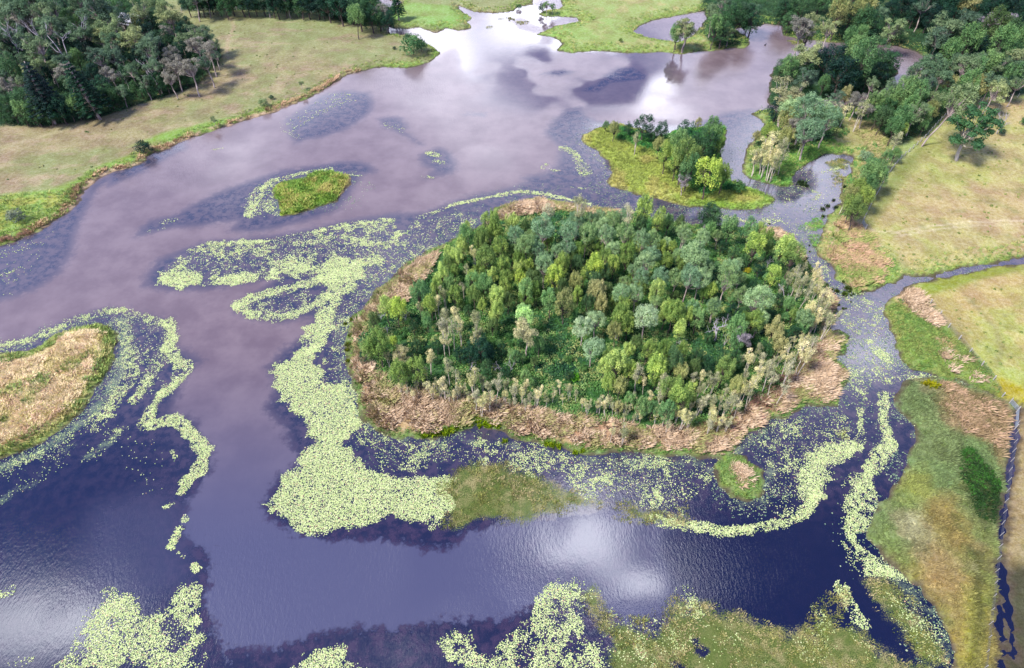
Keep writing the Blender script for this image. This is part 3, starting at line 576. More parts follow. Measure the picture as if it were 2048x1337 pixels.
add_reed('1850,690 1900,690 1960,750 1995,795 1900,768 1870,730', 1.6, 8, 1.2, TAN[:4], lambda x, y, ls: fbm(x, y, 2.5, 77, 2) > .55)
add_reed('1690,245 1745,250 1785,295 1745,350 1712,415 1690,425 1698,370 1725,315', 1.5, 9, .9, [(178, 168, 116), (190, 172, 126), (150, 156, 90)])
x = np.concatenate(X_); y = np.concatenate(Y_); nreed = len(x)
blades('reeds', x, y, ground_z(x, y), np.concatenate(K_), np.concatenate(H_), .07, 20, 1.1, .62, (.30, -.20), 11, M_blade,
       kind='stuff', label='dry straw and pinkish reeds edging the islands and lake banks', category='reeds')
# a lip of dry reed along the west bank
X_, Y_, H_, K_ = [], [], [], []
add_reed(LAND['west'], 5, 12, .8, [(208, 174, 140), (198, 166, 130), (180, 160, 116)], lambda x, y, ls: (ls < 1.9) & (P(x, y)[0] < 720) & (vn(x, y, 7, 79) > .2), edge=.1)
x = np.concatenate(X_); y = np.concatenate(Y_)
blades('bank_reeds', x, y, ground_z(x, y), np.concatenate(K_), np.concatenate(H_), .10, 12, .7, .4, (.4, -.3), 12, M_blade, kind='stuff', label='narrow lip of dry pale reed along the paddock bank', category='reeds')
# green grass: margins, islet, spit, marsh, drowned grass ----------------
X_, Y_, H_, K_ = [], [], [], []
def add_grass(s, dens, seed, h, pal, cond=None, wet=False, own_col=False):
    x, y = area_points(s, dens, seed, -.3 if wet else 0.0); ls = look(LSF, x, y); k = (ls > .15) if not wet else (ls < .3)
    if cond is not None: k &= cond(x, y, ls)
    x, y = x[k], y[k]; X_.append(x); Y_.append(y); H_.append(h*(.6+.8*vn(x, y, 2.5, seed+7)))
    pa = np.array([C(*c, k=.95) for c in pal]); q = np.clip(fbm(x, y, 4.0, seed+3, 3)*1.8-.4, 0, .999)*len(pa); i = np.clip(q.astype(int)+np.random.RandomState(seed).randint(-1, 2, len(x)), 0, len(pa)-1)
    rb = np.random.RandomState(seed+9).uniform(.6, 1.45, len(x))[:, None]; K_.append(ground_c(x, y)*1.1*rb if own_col else pa[i]*(rb*.7+.3))
GRN = [(126, 156, 76), (146, 172, 86), (168, 178, 96), (112, 146, 78), (188, 180, 116)]
add_grass(LAND['islet'], 7, 21, .7, [(112, 150, 60), (142, 172, 72), (168, 178, 88), (188, 176, 104)])
add_grass(LAND['spit'], 3.5, 22, .6, GRN, own_col=True)
add_grass(LAND['island'], 4, 23, .6, [(110, 150, 70), (134, 160, 80), (98, 140, 66)], lambda x, y, ls: ls < 1.4)
add_grass(LAND['west_island'], 5, 24, .7, [(138, 162, 84), (164, 178, 96), (116, 146, 78), (190, 184, 116)], lambda x, y, ls: (ls < 1.2+2.4*vn(x, y, 4, 33)) | (fbm(x, y, 4, 31, 3) > .60))
add_grass(LAND['tiny'], 6, 25, .5, [(110, 146, 76), (134, 160, 84)], lambda x, y, ls: ls < 3.0)
add_grass(LAND['marsh'], 5, 26, .55, [(104, 128, 68), (126, 146, 84), (148, 150, 86), (168, 152, 100), (192, 172, 126)], lambda x, y, ls: (P(x, y)[0] < 2003), own_col=True)
add_grass('1770,620 1800,600 1860,650 1935,705 1975,750 2005,795 1900,765 1810,735', 4, 27, .5, [(100, 136, 64), (124, 150, 74), (140, 150, 80)])
add_grass('-50,400 60,395 130,388 165,368 140,430 -50,500', 2.2, 28, .5, GRN)
add_grass(LAND['west'], 2.0, 29, .45, GRN, lambda x, y, ls: ls < 3.5)
add_grass(LAND['north'], 1.6, 30, .45, GRN, lambda x, y, ls: ls < 5)
add_grass('1500,350 1560,312 1610,300 1660,280 1700,305 1640,318 1600,335 1580,380 1500,375', 3, 31, .6, [(96, 150, 66), (124, 172, 76), (150, 180, 90)])
add_grass('1720,500 1770,500 1805,550 1760,578 1700,590 1680,560 1640,510 1640,470 1660,470', 3, 33, .5, GRN)
for i, (p, s) in enumerate(EMERG):
    add_grass(p, 5.0*s, 40+i, .34, [(112, 124, 54), (142, 142, 74), (164, 158, 98), (100, 116, 52), (176, 164, 116)] if i not in (4, 5) else [(110, 164, 72), (140, 180, 84)],
              lambda x, y, ls: fbm(x, y, 2.4, 91, 4) > .44, wet=True)
x = np.concatenate(X_); y = np.concatenate(Y_); ngr = len(x)
blades('marsh_grass', x, y, np.maximum(ground_z(x, y), 0), np.concatenate(K_), np.concatenate(H_), .08, 9, .8, .36, (.25, -.15), 13, M_blade,
       kind='stuff', label='green and olive marsh grass on the banks, islands and shallows', category='grass')

# leafy undergrowth ---------------------------------------------------
def leaf_quads(cen, nor, size, r):
    n = len(cen); nor = nor/np.linalg.norm(nor, axis=1, keepdims=True)
    a = np.cross(nor, r.normal(size=(n, 3))); a /= np.linalg.norm(a, axis=1, keepdims=True)+1e-9; b = np.cross(nor, a)
    s = np.broadcast_to(size, n)[:, None]; a = a*s*.5; b = b*s*.36
    V = np.stack([cen-a-b*.5, cen-b*.9+a*.2, cen+a+b*.2, cen+b-a*.2], 1)
    return V.reshape(-1, 3)
def bushes(name, x, y, z, rad, cols, nl=22, size=.26, seed=1, **props):
    r = np.random.RandomState(seed); n = len(x); N = n*nl
    d = r.normal(size=(N, 3)); d[:, 2] = np.abs(d[:, 2])*.8; d /= np.linalg.norm(d, axis=1, keepdims=True)
    R = np.repeat(rad, nl)[:, None]; cen = np.stack([np.repeat(x, nl), np.repeat(y, nl), np.repeat(z, nl)], 1)+d*R*r.uniform(.55, 1.05, (N, 1))
    V = leaf_quads(cen, d+r.normal(0, .5, (N, 3)), size*r.uniform(.7, 1.4, N), r)
    c = np.repeat(np.repeat(cols, nl, 0)*r.uniform(.7, 1.35, (N, 1)), 4, 0)
    return link(name, mesh_np(name, V, 4, np.arange(N*4), [M_low], False, [('tint', 'FLOAT_COLOR', c)]), **props)
X_, Y_, R_, K_ = [], [], [], []
def add_bush(s, dens, seed, rad, pal, cond=None, own_col=False):
    x, y = area_points(s, dens, seed, .2); ls = look(LSF, x, y); k = ls > .6
    if cond is not None: k &= cond(x, y, ls)
    x, y = x[k], y[k]; X_.append(x); Y_.append(y); R_.append(rad*(.35+1.1*vn(x, y, 1.7, seed+2)**1.5+.3*vn(x, y, 6, seed+8)))
    pa = np.array([C(*c, k=.7) for c in pal]); q = np.clip(fbm(x, y, 5.0, seed+3, 3)*1.8-.4, 0, .999)*len(pa); i = np.clip(q.astype(int)+np.random.RandomState(seed).randint(-1, 2, len(x)), 0, len(pa)-1)
    rb = np.random.RandomState(seed+9).uniform(.65, 1.4, len(x))[:, None]; K_.append(ground_c(x, y)*1.25*rb if own_col else pa[i])
UND = [(46, 84, 46), (64, 106, 52), (88, 128, 64), (118, 144, 82), (136, 144, 88), (72, 116, 58), (54, 92, 58)]
add_bush(LAND['island'], 1.9, 51, .85, UND, lambda x, y, ls: look(innerF, x, y) > .5)
add_bush('1230,255 1300,275 1460,240 1460,370 1490,380 1400,395 1350,360 1310,310 1230,285', 1.3, 52, .8, [(44, 104, 50), (70, 132, 58), (100, 156, 70)])
add_bush('1500,240 1560,225 1680,235 1700,275 1630,300 1570,320 1500,345', .9, 53, .8, UND)
add_bush('1690,300 1760,290 1790,300 1740,380 1715,440 1680,440 1690,380', .6, 54, .7, [(70, 120, 60), (96, 140, 72), (120, 146, 84)])
FLR = [(34, 62, 44), (44, 78, 50), (58, 92, 54), (70, 100, 62)]
add_bush('-80,-30 310,-30 345,60 400,72 440,100 445,125 405,175 335,200 265,222 190,245 100,258 -80,262', .5, 55, 1.4, FLR)
add_bush('355,-60 780,-60 785,52 735,58 690,50 640,32 540,28 365,24', 1.0, 56, 1.8, FLR)
add_bush('1410,-60 2600,-60 2600,190 2048,196 1925,208 1850,275 1790,290 1740,250 1660,235 1560,225 1500,235 1560,180 1840,150 1850,110 1560,70 1500,92 1430,98 1400,70 1400,10', .4, 57, 1.5, FLR)
add_bush(LAND['inner'], .5, 58, 1.2, FLR)
add_bush('1912,905 1945,905 1975,940 1998,970 2003,1020 1990,1052 1950,1040 1930,1000 1915,950', 5, 59, .62, [(26, 52, 18), (36, 70, 22), (50, 92, 30)])
add_bush(LAND['west'], .015, 63, .26, [(112, 122, 76), (136, 134, 88), (96, 112, 66)], lambda x, y, ls: ls > 4)
add_bush('1740,450 1800,350 1860,290 1930,225 2048,210 2300,200 2300,520 2048,515 1800,545', .05, 64, .32, [(130, 136, 76), (112, 124, 66)])
add_bush('1850,600 2048,550 2200,560 2200,800 2030,800 1960,720', .05, 65, .3, [(130, 136, 76), (112, 124, 66)])
add_bush(LAND['marsh'], 1.7, 60, .32, FLR, lambda x, y, ls: (P(x, y)[0] < 2000) & (fbm(x, y, 2, 95, 3) > .42), own_col=True)
add_bush('1770,620 1800,600 1860,650 1935,705 1975,750 2005,795 1900,765 1810,735', 1.6, 61, .34, FLR, None, own_col=True)
add_bush(LAND['spit'], .5, 62, .4, FLR, None, own_col=True)
x = np.concatenate(X_); y = np.concatenate(Y_); nb_ = len(x)
bushes('undergrowth', x, y, ground_z(x, y), np.concatenate(R_), np.concatenate(K_), 30, .27, 14, kind='stuff', label='dense dark green undergrowth between the trees', category='undergrowth')
print('scatter', nreed, ngr, nb_)

# ------------------------------------------------------------------ water lilies
X_, Y_, S_ = [], [], []
for i, (kd, p, hw, dens) in enumerate(LILY+[('l', p_, w_*1.1, s_*.45) for p_, w_, s_ in FILM if s_ > .3]):
    if dens <= 0: continue
    py = float(np.clip(p[:, 1].mean(), 20, 1337)); m_ = mpp(py)
    w_ = world_poly(p); r = np.random.RandomState(300+i)
    size = .16+.06*sst(m_, .08, .12)+.28*sst(m_, .12, .25)
    cell = (size*.78)**2; pad_ = hw*m_*2.6 if kd == 'l' else 1.5
    lo = w_.min(0)-pad_; hi = w_.max(0)+pad_; lo = np.maximum(lo, (-130, 30)); hi = np.minimum(hi, (150, 300))
    if (hi <= lo).any(): continue
    n = int((hi[0]-lo[0])*(hi[1]-lo[1])/cell*1.25)
    x = r.uniform(lo[0], hi[0], n); y = r.uniform(lo[1], hi[1], n)
    clump = fbm(x, y, 2.4, 101, 4)-(.4 if dens < .7 else .06)*sst(fbm(x, y, 5.5, 109, 3), .56, .68); fine = fbm(x, y, .8, 107, 2)
    if kd == 'a': d = sst(sdf(x, y, [w_])+(clump-.5)*4.0, -.5, .9)
    else:
        wx, wy = G(p[:, 0], p[:, 1]); hwm = hw*m_*1.25
        d = sst(pathd(x, y, p)+(clump-.5)*hwm*2.0, hwm*1.15, hwm*.5)
    q = .6*clump+.4*fine; thr = .5+(.58-dens)*.50
    pr = d*(min(1, dens*1.15)*sst(q, thr-.11, thr+.05) + .16*dens)
    k = (r.rand(n) < pr*1.0) & (look(LSF, x, y) < -.15)
    x, y = x[k], y[k]; X_.append(x); Y_.append(y); S_.append(np.full(len(x), size))
# small dull floating leaves crowding round every shore
r = np.random.RandomState(88); nD = 0
for k_, wd, de in (('island', 8, .9), ('tiny', 5, .9), ('marsh', 7, .55), ('south', 3, .5), ('west_island', 6, .9), ('islet', 4, .7), ('spit', 4, .35)):
    w_ = LW[k_]; lo = np.maximum(w_.min(0)-wd, (-110, 34)); hi = np.minimum(w_.max(0)+wd, (140, 190)); n = int((hi[0]-lo[0])*(hi[1]-lo[1])*12)
    x = r.uniform(lo[0], hi[0], n); y = r.uniform(lo[1], hi[1], n); ls = look(LSF, x, y); k = (ls < -.1) & (ls > -wd); x, y, ls = x[k], y[k], ls[k]
    px, py = P(x, y); k = (r.rand(len(x)) < de*(1+ls/wd)*sst(fbm(x, y, 4, 141, 4), .36, .58)*(.35+.65*sst(fbm(x, y, 1, 142, 2), .4, .6))) & (px > -30) & (px < 1985) & (py < 1360)
    X_.append(x[k]); Y_.append(y[k]); S_.append(-r.uniform(.16, .26, k.sum()))
# mixed sizes of pad
x = np.concatenate(X_); y = np.concatenate(Y_); s = np.concatenate(S_); n = len(x)
r = np.random.RandomState(5); dull = s < 0; s = np.abs(s)*r.uniform(.55, 1.25, n); npad = n
ang = r.uniform(0, 2*pi, n)[:, None]+np.array([.3, 1.3, 2.4, 3.5, 4.6, 5.9])[None]
rr = s[:, None]*.5*r.uniform(.85, 1.1, (n, 6)); tx = r.normal(0, .10, n)[:, None]; ty = r.normal(0, .10, n)[:, None]
dx = np.cos(ang)*rr; dy = np.sin(ang)*rr
zz = .02+r.uniform(0, .05, n)[:, None]+dx*tx+dy*ty
V = np.stack([x[:, None]+dx, y[:, None]+dy, np.maximum(zz, .008)], 2).reshape(-1, 3)
pal = np.array([C(206, 222, 158), C(188, 212, 140), C(218, 228, 178), C(170, 196, 128), C(198, 158, 136), C(150, 180, 120)])
c = 1.2*np.array((1.05,1,.90))*pal[r.choice(6, n, p=[.34, .27, .20, .11, .03, .05])]*r.uniform(.72, 1.15, (n, 1))
dp = np.array([C(124, 152, 120), C(150, 172, 132), C(100, 130, 104), C(176, 190, 150)]); c[dull] = dp[r.choice(4, int(dull.sum()))]
m, t, out = newmat('lily_pad'); bs = t.n('ShaderNodeBsdfPrincipled'); t.l(attr(t, 'tint', 'Color'), bs.inputs['Base Color']); bs.inputs['Roughness'].default_value = .5; bs.inputs['Specular IOR Level'].default_value = .3
t.l(bs.outputs[0], out.inputs[0]); M_pad = m
link('water_lilies', mesh_np('water_lilies', V, 6, np.arange(n*6), [M_pad], False, [('tint', 'FLOAT_COLOR', np.repeat(c, 6, 0))]),
     kind='stuff', label='pale yellow-green lily pads floating in drifts on the lake', category='water lilies')
print('pads', n)
# ------------------------------------------------------------------ tree prototypes, crown radius = 1
def tubes(segs, n=6):
    """segs: list of (p0, p1, r0, r1) -> verts, faces"""
    V, Fc = [], []
    for p0, p1, r0, r1 in segs:
        p0 = np.array(p0, float); p1 = np.array(p1, float); d = p1-p0; d /= np.linalg.norm(d)+1e-9
        a = np.cross(d, (0, 0, 1) if abs(d[2]) < .9 else (1, 0, 0)); a /= np.linalg.norm(a); b = np.cross(d, a)
        o = len(V)
        for p, rr in ((p0, r0), (p1, r1)):
            for k in range(n):
                t = 2*pi*k/n; V.append(p+(a*cos(t)+b*sin(t))*rr)
        for k in range(n): Fc.append((o+k, o+(k+1) % n, o+n+(k+1) % n, o+n+k))
        Fc.append(tuple(o+n+k for k in range(n))[::-1] if False else tuple(o+n+k for k in range(n)))
    return V, Fc
def bend(p0, p1, r0, r1, r, wob=.08, k=4):
    p0 = np.array(p0, float); p1 = np.array(p1, float); L = np.linalg.norm(p1-p0); out = []; prev = p0; rp = r0
    for i in range(1, k+1):
        t = i/k; q = p0+(p1-p0)*t+(r.normal(0, wob*L, 3)*(1 if i < k else 0)); rn = r0+(r1-r0)*t
        out.append((prev, q, rp, rn)); prev = q; rp = rn
    return out
def trunk_mesh(name, segs, mat):
    V, Fc = tubes(segs); me = bpy.data.meshes.new(name); me.from_pydata([tuple(v) for v in V], [], Fc)
    me.polygons.foreach_set('use_smooth', np.ones(len(me.polygons), bool)); me.materials.append(mat); return me
def crown_mesh(name, blobs, r, leaf=.11, nl=80, squash=1.0, up=.35, mat=None):
    cs, ns, tt, ss = [], [], [], []
    for (c, br) in blobs:
        n = max(8, int(nl*(br/.32)**2*(.105/leaf)**2)); bt = r.normal(0, .19); d = r.normal(size=(n, 3)); d /= np.linalg.norm(d, axis=1, keepdims=True)
        d[:, 2] = np.where((d[:, 2] < -.2) & (r.rand(n) < .6), -d[:, 2], d[:, 2])
        rad = br*r.uniform(.62, 1.12, (n, 1)); cs.append(np.array(c)+d*rad*(1, 1, squash)); ns.append(d+r.normal(0, .30, (n, 3))+(0, 0, up))
        tt.append(np.clip(.45+bt+r.normal(0, .17, n), 0, 1)); ss.append(leaf*r.uniform(.65, 1.35, n))
    cs = np.concatenate(cs); V = leaf_quads(cs, np.concatenate(ns), np.concatenate(ss), r)
    return mesh_np(name, V, 4, np.arange(len(V)), [mat or M_leaf], False, [('tint', 'FLOAT', np.repeat(np.concatenate(tt), 4))])
def barkmat(name, c1, c2, s=6):
    m, t, out = newmat(name); pos = t.n('ShaderNodeTexCoord').outputs['Object']; f, _ = t.noise(t.vscale(pos, (1, 1, .25)), s, 4, .6)
    b = t.n('ShaderNodeBsdfPrincipled'); t.l(t.mix(t.ramp(f, .35, .65), c1, c2), b.inputs['Base Color']); b.inputs['Roughness'].default_value = .85; t.l(b.outputs[0], out.inputs[0]); return m
B_white = barkmat('bark_white', C(222, 212, 196), C(176, 162, 150)); B_gum = barkmat('bark_gum', C(200, 184, 176), C(136, 118, 116)); B_dark = barkmat('bark_dark', C(104, 88, 82), C(70, 60, 58)); B_dead = barkmat('bark_dead', C(206, 200, 206), C(158, 148, 158))
def shell(r, n, rz, cz, br, lo=-.35, inner=.25, jitter=.12, lean=0):
    """blobs spread on an uneven dome"""
    out = []; k = 0; ax = r.uniform(.86, 1.16)
    while len(out) < n and k < 5000:
        k += 1; d = r.normal(size=3); d /= np.linalg.norm(d)
        if d[2] < lo: continue
        rad = (1-br*.8)*(r.uniform(.35, .75) if r.rand() < inner else r.uniform(.78, 1.16))
        c = np.array((d[0]*rad*ax, d[1]*rad/ax, cz+d[2]*rad*rz))
        b = br*r.uniform(.6, 1.45)
        if any(np.linalg.norm(c-o[0]) < .55*(b+o[1])*.75 for o in out): continue
        out.append((c, b))
    return out
PROTO = {}
def add_proto(kind, trunk, crown, centre, height): PROTO.setdefault(kind, []).append((trunk, crown, centre, height))
def fork(r, base, cz, blobs, r0, share=.35, white=None):
    segs = bend((0, 0, -.1), (r.normal(0, .06), r.normal(0, .06), base), r0, r0*.7, r, .03, 3); top = segs[-1][1]
    for c, b in blobs:
        if r.rand() < share: segs += bend(top, np.array(c)-(0, 0, b*.2), r0*.42, r0*.10, r, .05, 3)
    return segs
for i in range(6):   # olive wattle: dense crown of upright lobes
    r = np.random.RandomState(100+i); bl = shell(r, 46+2*i, r.uniform(1.15, 1.5), 2.2, .235, -.5, .15)
    bl = [(c*np.array((1, 1, 1)), b) for c, b in bl] + [((c[0], c[1], c[2]+.28), b*.62) for c, b in bl if c[2] > 2.4]
    add_proto('wattle', trunk_mesh('wattle_trunk', fork(r, 1.2, 2.2, bl, .07, .3), B_dark), crown_mesh('wattle_crown', bl, r, .085, 80, 1.2), 2.3, 3.8)
for i in range(5):   # blue-green gum: rounded head
    r = np.random.RandomState(200+i); bl = shell(r, 56, r.uniform(.9, 1.15), 2.6, .215, -.4, .15)
    add_proto('gum', trunk_mesh('gum_trunk', fork(r, 1.5, 2.6, bl, .07, .35), B_gum), crown_mesh('gum_crown', bl, r, .075, 80, .95), 2.6, 3.7)
for i in range(5):   # tall forest eucalypt: open layered clumps, limbs showing
    r = np.random.RandomState(300+i); bl = []
    for k in range(14+i % 3):
        a = r.uniform(0, 2*pi); q = np.sqrt(r.rand())*.78; cc = np.array((cos(a)*q, sin(a)*q, 2.7+r.uniform(-.35, .55)-q*.45))
        for j in range(4): bl.append((cc+r.normal(0, .15, 3)*(1, 1, .6), r.uniform(.17, .27)))
    add_proto('eucalypt', trunk_mesh('eucalypt_trunk', fork(r, 1.7, 2.7, bl, .065, .55), B_gum), crown_mesh('eucalypt_crown', bl, r, .075, 75, .75), 2.7, 3.4)
for i in range(5):   # dense dark rainforest tree, leafy to the ground
    r = np.random.RandomState(400+i); bl = shell(r, 54, r.uniform(1.15, 1.4), 1.6, .23, -.75, .15)
    add_proto('forest', trunk_mesh('forest_trunk', fork(r, .9, 1.6, bl, .08, .2), B_dark), crown_mesh('forest_crown', bl, r, .08, 78, 1.0), 1.6, 3.0)
for i in range(7):   # paperbark: pale stems, narrow tufted crown
    r = np.random.RandomState(500+i); bl = []; segs = []
    for s in range(1+i % 3):
        off = r.normal(0, .22, 2)*(s > 0); tx, ty = off*1.6+r.normal(0, .18, 2); hgt_ = r.uniform(3.9, 4.9)
        segs += bend((off[0]*.3, off[1]*.3, -.1), (tx, ty, hgt_), .062, .025, r, .012, 4)
        for k in range(15):
            z = r.uniform(2.6, hgt_+.25); q = r.uniform(.15, .85)*(1-.45*abs(z-3.7)/1.2)/(1+.2*(i % 3)); a = r.uniform(0, 2*pi); c = np.array((tx*z/hgt_+cos(a)*q, ty*z/hgt_+sin(a)*q, z))
            bl.append((c, r.uniform(.2, .36)))
            if k % 2: segs += bend((tx*.8, ty*.8, z-.6), c, .03, .012, r, .03, 2)
    add_proto('paperbark', trunk_mesh('paperbark_trunk', segs, B_white), crown_mesh('paperbark_crown', bl, r, .11, 62, 1.1), 3.8, 5.0)
def dead_segs(r, h, spread, n, r0, depth=3):
    segs = bend((0, 0, -.1), (r.normal(0, .1), r.normal(0, .1), h*.45), r0, r0*.65, r, .04, 3)
    def grow(p, d, L, rr, k):
        q = p+d*L; s = bend(p, q, rr, rr*.5, r, .07, 3); segs.extend(s)
        if k:
            for _ in range(3 if k > 1 else 4): 
                e = d+r.normal(0, .55, 3); e[2] = abs(e[2])*.8+.05; e /= np.linalg.norm(e); grow(s[r.randint(1, 3)][1], e, L*r.uniform(.4, .7), rr*.5, k-1)
    top = segs[-1][1]
    for i in range(n):
        a = 2*pi*i/n+r.uniform(-.4, .4); d = np.array((cos(a)*spread, sin(a)*spread, r.uniform(.8, 1.4))); d /= np.linalg.norm(d)
        grow(top if i else segs[1][1], d, h*r.uniform(.35, .55), r0*.6, depth-1)
    return segs
for i in range(4):   # bare dead tree
    r = np.random.RandomState(600+i); PROTO.setdefault('dead', []).append((trunk_mesh('dead_limbs', dead_segs(r, 2.6, .8, 3+i % 2, .075), B_dead), None, 1.6, 2.6))
for i in range(2):   # a bushy shrub
    r = np.random.RandomState(650+i); bl = shell(r, 22, .85, .75, .33, -.4)
    add_proto('shrub', trunk_mesh('shrub_stem', fork(r, .3, .7, bl, .06, .25), B_dark), crown_mesh('shrub_crown', bl, r, .13, 70, .9), .75, 1.5)
for i in range(2):   # tiered araucaria pine
    r = np.random.RandomState(700+i); bl = []; segs = bend((0, 0, -.1), (0, 0, 5.2), .09, .02, r, .004, 5)
    z = 1.0+.2*i
    while z < 5.1:
        q = (5.5-z)/4.4*1.0; k_ = 9
        for j in range(k_):
            a = 2*pi*j/k_+r.uniform(-.2, .2); tip = np.array((cos(a)*q, sin(a)*q, z+.06)); segs += [((0, 0, z), tuple(tip), .022, .007)]
            for f in (.5, .75, 1.0): bl.append((tip*(f, f, 1)+r.normal(0, .02, 3), .085+.06*q))
        z += .34
    add_proto('pine', trunk_mesh('pine_trunk', segs, B_gum), crown_mesh('pine_crown', bl, r, .075, 150, .5), 3.0, 5.2)
for i in range(1):   # the spreading paddock tree: wide layered pads of foliage
    r = np.random.RandomState(750); bl = []
    for (bx, by, bz, s) in ((0,0,2.35,.55),(-.6,.1,1.75,.45),(.6,-.1,1.8,.45),(-.2,-.5,1.6,.4),(.35,.5,1.9,.45),(-.7,-.3,1.2,.33),(.75,.3,1.35,.36),(.1,-.7,1.2,.3),(.1,.2,1.9,.5),(-.45,.55,1.5,.4),(.3,-.35,2.1,.4)):
        for j in range(8): a = r.uniform(0, 2*pi); q = np.sqrt(r.rand())*s; bl.append((np.array((bx+cos(a)*q, by+sin(a)*q, bz+r.normal(0, .07))), r.uniform(.15, .22)))
    add_proto('spreading', trunk_mesh('spreading_trunk', fork(r, .75, 1.7, bl, .085, .3), B_white), crown_mesh('spreading_crown', bl, r, .07, 110, .6), 1.7, 2.6)

# ------------------------------------------------------------------ planting
CODES = { # code: (kind, colours, wording, name)
 'o': ('wattle', [(128,148,72),(140,160,76),(114,136,66),(150,168,90),(106,128,66),(98,124,58)], 'olive-green wattle', 'wattle_tree'),
 'O': ('wattle', [(150,168,72)], 'bright lime wattle', 'wattle_tree'),
 'd': ('wattle', [(74,96,52),(84,104,58),(66,92,56)], 'dark olive wattle', 'wattle_tree'),
 't': ('wattle', [(142,146,88),(152,150,98),(134,138,84)], 'tan-leaved wattle', 'wattle_tree'),
 'g': ('wattle', [(100,134,78),(90,126,76),(112,142,84)], 'mid-green leafy tree', 'leafy_tree'),
 'l': ('gum', [(156,186,114)], 'pale lime-green round tree', 'leafy_tree'),
 'Y': ('shrub', [(170,160,44)], 'small yellow-leaved bush', 'shrub'),
 'b': ('gum', [(116,142,98),(104,132,96),(130,154,106),(114,138,86)], 'round blue-green gum', 'gum_tree'),
 'B': ('gum', [(146,164,124)], 'pale silvery gum', 'gum_tree'),
 'T': ('eucalypt', [(170,166,122)], 'tan gum', 'gum_tree'),
 'e': ('eucalypt', [(92,118,84),(100,124,92),(84,110,84),(112,132,92)], 'grey-green eucalypt', 'eucalypt'),
 'E': ('eucalypt', [(126,144,96),(138,150,104),(146,156,104)], 'pale yellowish-green eucalypt', 'eucalypt'),
 'y': ('eucalypt', [(140,136,122),(130,128,116)], 'sparse greyish eucalypt', 'eucalypt'),
 'v': ('eucalypt', [(150,142,146)], 'lilac-grey sparse tree', 'eucalypt'),
 'G': ('forest', [(46,84,54),(56,92,56),(60,100,58),(72,108,66)], 'dense green forest tree', 'forest_tree'),
 'D': ('forest', [(30,66,48),(26,58,48),(36,74,54)], 'very dark forest tree', 'forest_tree'),
 'p': ('paperbark', [(176,176,134),(184,182,144),(166,168,124),(156,160,114)], 'slim dull-cream paperbark', 'paperbark'),
 'w': ('paperbark', [(214,206,150),(222,212,160),(206,202,142)], 'slim white-topped paperbark', 'paperbark'),
 'x': ('dead', [(255,255,255)], 'bare white dead tree', 'dead_tree'),
 's': ('shrub', [(70,110,58),(84,122,62)], 'low green shrub', 'shrub'),
 'k': ('shrub', [(30,62,48)], 'dark round bush', 'shrub'),
}
TREES = []     # dicts kept for the labels
_copy = [0]
def plant(code, px, py, rpx, label=None, group=None, kind=None, colr=None, zs=1.0, var=None, name=None, tilt=None, seed=None):
    kd, cols, wording, nm = CODES[code]; kd = kind or kd; name = name or nm
    _copy[0] += 1; r = np.random.RandomState(9000+_copy[0])
    pr = PROTO[kd]; tm, cmn, cen, hh = pr[(var if var is not None else r.randint(len(pr))) % len(pr)]
    R = rpx*.18; 
    for _ in range(4):
        zc = cen*R*zs; x, y = G(px, py, zc); dep = y*cp+(CAM_H-zc)*sp; R = rpx*dep/F
    x, y = float(x), float(y)
    if float(look(LSF, np.array([x]), np.array([y]))[0]) < .1 and name not in ('shrub',):      # keep the foot of the tree on its bank
        for k in range(60):
            gx = look(LSF, np.array([x+.5, x-.5, x, x]), np.array([y, y, y+.5, y-.5])); x += .25*np.sign(gx[0]-gx[1]); y += .25*np.sign(gx[2]-gx[3])
            if float(look(LSF, np.array([x]), np.array([y]))[0]) > .3: break
    z = max(float(ground_z(np.array([x]), np.array([y]))[0]), 0)
    root = bpy.data.objects.new(name, None); root.empty_display_size = .5; scene.collection.objects.link(root)
    root.location = (x, y, z-.03); sx = r.uniform(.92, 1.08)
    R_ = R*(.92 if kd == 'wattle' else 1); root.scale = (R_*sx, R_/sx, R*zs*r.uniform(.95, 1.08)); tl = tilt or (r.normal(0, .03), r.normal(0, .03))
    root.rotation_euler = (tl[0], tl[1], r.uniform(0, 2*pi) if tilt is None else 0)
    c = colr or cols[r.randint(len(cols))]; f = r.uniform(.88, 1.12)
    if tm: 
        o = link('limbs' if kd == 'dead' else ('stem' if kd == 'shrub' else 'trunk'), tm, root)
    if cmn:
        o = link('crown', cmn, root); o.color = (*[min(v*f*{'forest': 1.35, 'eucalypt': 1.5, 'shrub': 1.5, 'spreading': 1.4, 'pine': 1.3, 'paperbark': 1.35}.get(kd, 1.95)*(.82 if group not in (None, gi) and kd == 'wattle' else 1), .8) for v in C(*c)], 1)
    root['category'] = {'wattle': 'wattle tree', 'gum': 'gum tree', 'eucalypt': 'eucalypt', 'forest': 'forest tree', 'paperbark': 'paperbark', 'dead': 'dead tree', 'shrub': 'shrub', 'pine': 'pine tree', 'spreading': 'tree'}[kd]
    if label: root['label'] = label
    if group: root['group'] = group
    TREES.append(dict(o=root, px=px, py=py, r=rpx, R=R, x=x, y=y, code=code, label=label, word=wording, grp=group, top=py-rpx))
    return root
ZS = 1.0
def plants(s, ox, oy, k, grp):
    for tok in s.split():
        a = tok.split(','); plant(a[3], ox+float(a[0])*k, oy+float(a[1])*k, float(a[2])*k*TREE_GROW, group=grp, zs=ZS)
TREE_GROW = 1.12
Q = .19531
gi = 'trees in the stand on the big island'
ZS = 1.25
LM = []        # landmarks for the labels: (word, x, y)
def mark(root, word): LM.append((word, TREES[-1]['px'], TREES[-1]['py']))

